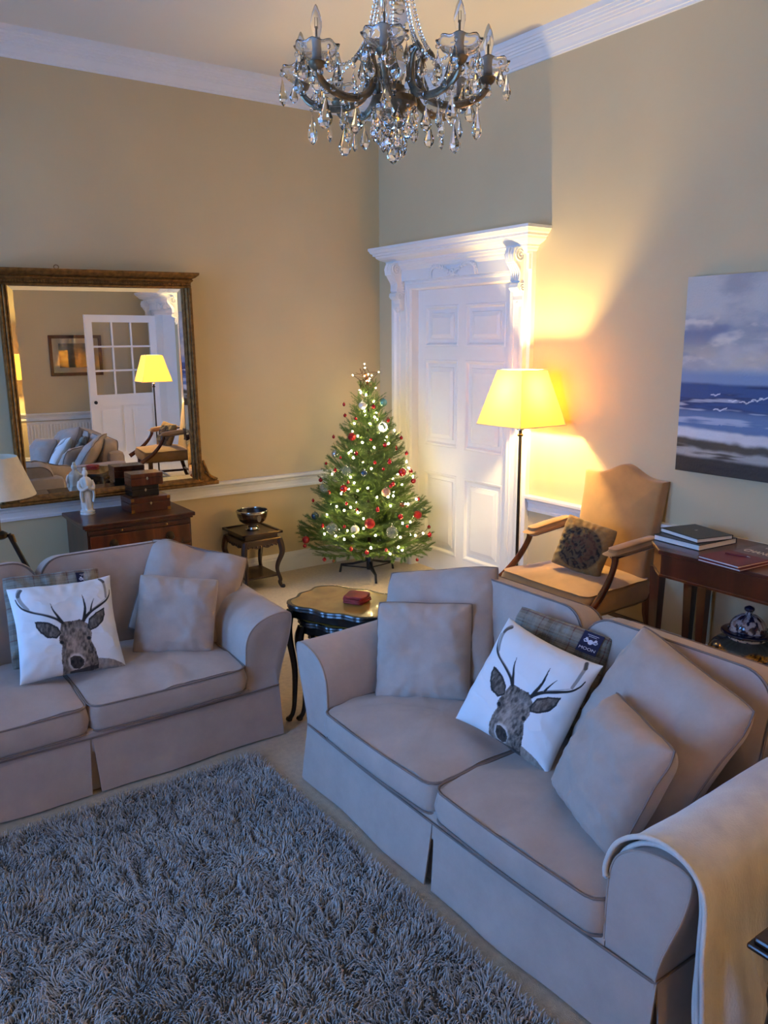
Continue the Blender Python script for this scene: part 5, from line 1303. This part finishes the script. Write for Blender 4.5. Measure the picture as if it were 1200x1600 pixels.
# star
star = thing('star_topper', 'wire star with small lights on top of the Christmas tree', 'star', (TX-.035, TY-.03, 1.60))
P = []
for q in range(10):
    a = PI/2+q*PI/5+.12; rr = .112 if q % 2 == 0 else .05
    P.append(np.array([rr*math.cos(a)*.817, -rr*math.cos(a)*.576, rr*math.sin(a)+.085]))
dv = np.array([.562, .80, 0])*.014; wire = MB()
wire.tube([p+dv for p in P], .0022, 5, True).tube([p-dv for p in P], .0022, 5, True)
for p in P: wire.tube([p+dv, p-dv], .0018, 4)
cen = np.array([0, 0, .085])
for q in range(46):
    a = P[q % 10]; b = P[(q*3+4) % 10]; t, u = random.random(), random.random()
    wire.tube([a+(b-a)*t*.8+dv*random.uniform(-1, 1), cen+(a-cen)*.3*u+dv*random.uniform(-1, 1), b+(a-b)*u*.6+dv*random.uniform(-1, 1)], .0011, 4)
wire.build('wire_frame', mat('copper_wire', lin(120, 72, 40), .35, .8, var=.2, vscale=50), star)
MB().tube([(0.035, .03, .0), (.012, .012, .04), (0, 0, .08)], .005, 6).build('spike', 'brass', star)
for q in range(12):
    p = P[(q*2) % 10]*1.0 if q < 5 else cen+(P[q % 10]-cen)*random.uniform(.2, .8)
    MB().sphere(.005, tuple(p), 8, 6).build('bulb', 'fairy', star, True)

# ------------------------------------------------------------------ crystal chandelier
cx, cy, cz = -2.838, -4.146, 2.728
cl = thing('chandelier', 'bronze and cut-glass eight-arm chandelier hanging from the ceiling', 'chandelier', (cx, cy, cz), scale=.9)
phi0 = math.atan2(CP[1]-cy, CP[0]-cx)+math.radians(-5)
M['candle'] = mat('grey_candle_sleeve', lin(176, 170, 158), .6, var=.15, vscale=40)
M['bronze'] = mat('dull_bronze', lin(150, 136, 110), .35, .6, var=.5, vscale=30, vcol2=lin(84, 72, 54)); M['filament'] = mat('filament_stem', lin(120, 110, 96), .3, .5, var=.2, vscale=50)
M['thin_glass'] = mat('thin_blown_glass', (1, 1, 1), .0, trans=1., ior=1.12)
def pear(h, w, n=8):
    return MB().lathe([(.0008, h*.0), (w*.30, -h*.22), (w*.62, -h*.46), (w*.98, -h*.68), (w*.86, -h*.82), (w*.42, -h*.94), (.0008, -h)], n, sy=.62)
drop_me = [pear(.092, .026).build('crystal_drop', 'crystal', cl), pear(.066, .019).build('crystal_drop', 'crystal', cl), pear(.08, .015, 6).build('crystal_drop', 'crystal', cl)]
bead_me = MB().sphere(.0075, (0, 0, 0), 8, 5, (1, .7, 1)).build('crystal_bead', 'crystal', cl)
used_d = [False]*3; used_b = [False]
def drop(kind, x, y, z, az, s=1., bead=True):
    if bead:
        o = bead_me if not used_b[0] else bead_me.copy()
        if used_b[0]: COL.objects.link(o)
        used_b[0] = True; o.location = (x, y, z-.009); o.rotation_euler = (0, 0, az)
    o = drop_me[kind] if not used_d[kind] else drop_me[kind].copy()
    if used_d[kind]: COL.objects.link(o)
    used_d[kind] = True; o.location = (x, y, z-(.018 if bead else .003)); o.rotation_euler = (random.uniform(-.06, .06), random.uniform(-.06, .06), az+PI/2+random.uniform(-.5, .5)); o.scale = (s, s, s)
armp = spline([(.292, 0, -.035), (.287, 0, -.055), (.262, 0, -.078), (.205, 0, -.095), (.145, 0, -.092), (.098, 0, -.066), (.080, 0, -.02), (.088, 0, .035), (.112, 0, .055), (.126, 0, .038)], 54)
armr = np.interp(np.linspace(0, 1, len(armp)), [0, .2, .6, .85, 1], [.008, .0115, .0125, .0105, .006])
dishp = [(.006, -.018), (.03, -.014), (.048, -.004), (.062, .012), (.066, .02), (.063, .021), (.046, .0), (.028, -.009), (.006, -.012)]
proto = {}
for i in range(8):
    a = phi0+i*PI/4; c_, s_ = math.cos(a), math.sin(a); rot = Matrix.Rotation(a, 4, 'Z')
    def part(key, build, loc):
        if key not in proto: o = build(); proto[key] = o
        else: o = proto[key].copy(); COL.objects.link(o)
        o.location = loc; o.rotation_euler = (0, 0, a); return o
    arm = part('arm', lambda: MB().tube(armp, armr, 8, up=(0, 1, 0), flat=.75).build('arm', 'bronze', cl, True), (0, 0, 0))
    def overlay():
        mb = MB()
        for q in range(2, len(armp)-3, 1):
            for sd in (-1, 1): pass
        for sd in (-1, 1): mb.tube(armp+np.array([0, sd*.0095, 0]), np.maximum(armr*.5, .003), 6)
        for q in (4, 14, 24, 34, 44): mb.sphere(.011, tuple(armp[q]+np.array([0, -.014, 0])), 8, 5, (1, .6, 1)).sphere(.011, tuple(armp[q]+np.array([0, .014, 0])), 8, 5, (1, .6, 1))
        return mb.build('glass_overlay', 'crystal', cl, True)
    part('overlay', overlay, (0, 0, 0))
    E_ = (.292*c_, .292*s_, 0)
    def dish():
        P = spline([(p[0], 0, p[1]) for p in dishp], 40); n = 40; rings = []
        for p in P: rings.append([(p[0]*(1+.04*math.cos(8*t)*(p[0] > .05))*math.cos(t), p[0]*(1+.04*math.cos(8*t)*(p[0] > .05))*math.sin(t), p[2]+(.003*math.cos(8*t) if p[0] > .05 else 0)) for t in np.linspace(0, 2*PI, n, endpoint=False)])
        return MB().loft(rings).build('candle_dish', 'crystal', cl, True)
    part('dish', dish, E_)
    part('cup', lambda: MB().lathe([(.008, -.045), (.02, -.035), (.026, -.022), (.02, -.017), (.012, -.016)], 16).build('candle_cup', 'bronze', cl, True), E_)
    part('sleeve', lambda: MB().lathe([(.0135, -.014), (.0135, .040), (.011, .043), (.004, .044)], 16).build('candle_sleeve', 'candle', cl, True), E_)
    bb = part('bulb', lambda: MB().lathe([(.0095, .042), (.0105, .048), (.0165, .072), (.0165, .086), (.012, .108), (.005, .126), (.0008, .132)], 18, cap=False).build('bulb', 'thin_glass', cl, True), E_)
    part('filament', lambda: MB().tube([(0, 0, .042), (0, 0, .073)], .003, 6).tube([(-.005, 0, .068), (-.004, 0, .096), (.004, 0, .096), (.005, 0, .068)], .0008, 5).build('filament', 'filament', cl), E_)
    for q in range(5):
        t = a+(q-2)*2*PI/5+.3; drop(1 if q % 2 else 0, E_[0]+.062*math.cos(t), E_[1]+.062*math.sin(t), .014, t, .9)
    drop(0, .262*c_, .262*s_, -.086, a, 1.05); drop(2, .205*c_, .205*s_, -.105, a, .9); drop(0, .15*c_, .15*s_, -.102, a, .85)
    drop(1, .126*c_, .126*s_, .036, a, .9)
    # swags of beads from the column to the arm scrolls
    g0 = np.array([.03*c_, .03*s_, .36]); g1 = np.array([.112*c_, .112*s_, .06]); n = 24; sw = MB()
    a2 = a+PI/8; g2 = np.array([.292*math.cos(a), .292*math.sin(a), .02])
    for q in range(n+1):
        t = q/n; p = g0*(1-t)+g1*t-np.array([0, 0, .06*math.sin(PI*t)])+np.array([c_, s_, 0])*.0; sw.sphere(.0068, tuple(p), 7, 5)
    for q in range(n-8):
        t = q/(n-9); p = g1*(1-t)+g2*t-np.array([0, 0, .05*math.sin(PI*t)]); sw.sphere(.0055, tuple(p), 6, 4)
    sw.build('bead_swag', 'crystal', cl, True)['kind'] = 'stuff'
MB().lathe([(.004, -.15), (.02, -.142), (.034, -.128), (.03, -.115), (.05, -.105), (.074, -.09), (.07, -.07), (.045, -.062), (.03, -.05), (.034, -.036), (.02, -.03), (.016, -.02)], 24).build('hub', 'bronze', cl, True)
MB().lathe([(.016, -.03), (.03, -.015), (.042, .03), (.03, .075), (.018, .09), (.034, .12), (.05, .17), (.042, .22), (.022, .25), (.03, .28), (.05, .31), (.03, .36), (.012, .40)], 12).build('glass_column', 'crystal', cl, True)
MB().lathe([(.022, .40), (.03, .405), (.02, .425), (.006, .43), (.006, (ROOM_Z-cz)/.9-.06)], 12).build('rod', 'bronze', cl, True)
MB().lathe([(.01, (ROOM_Z-cz)/.9-.07), (.05, (ROOM_Z-cz)/.9-.03), (.065, (ROOM_Z-cz)/.9)], 20).build('canopy', 'bronze', cl, True)
for q in range(12):
    t = q*PI/6+.1; drop(0 if q % 2 else 1, .066*math.cos(t), .066*math.sin(t), -.095, t, .95)
for q in range(6):
    t = q*PI/3+.4; drop(0, .032*math.cos(t), .032*math.sin(t), -.13, t, .9)
drop(0, 0, 0, -.15, 0, 1.05)
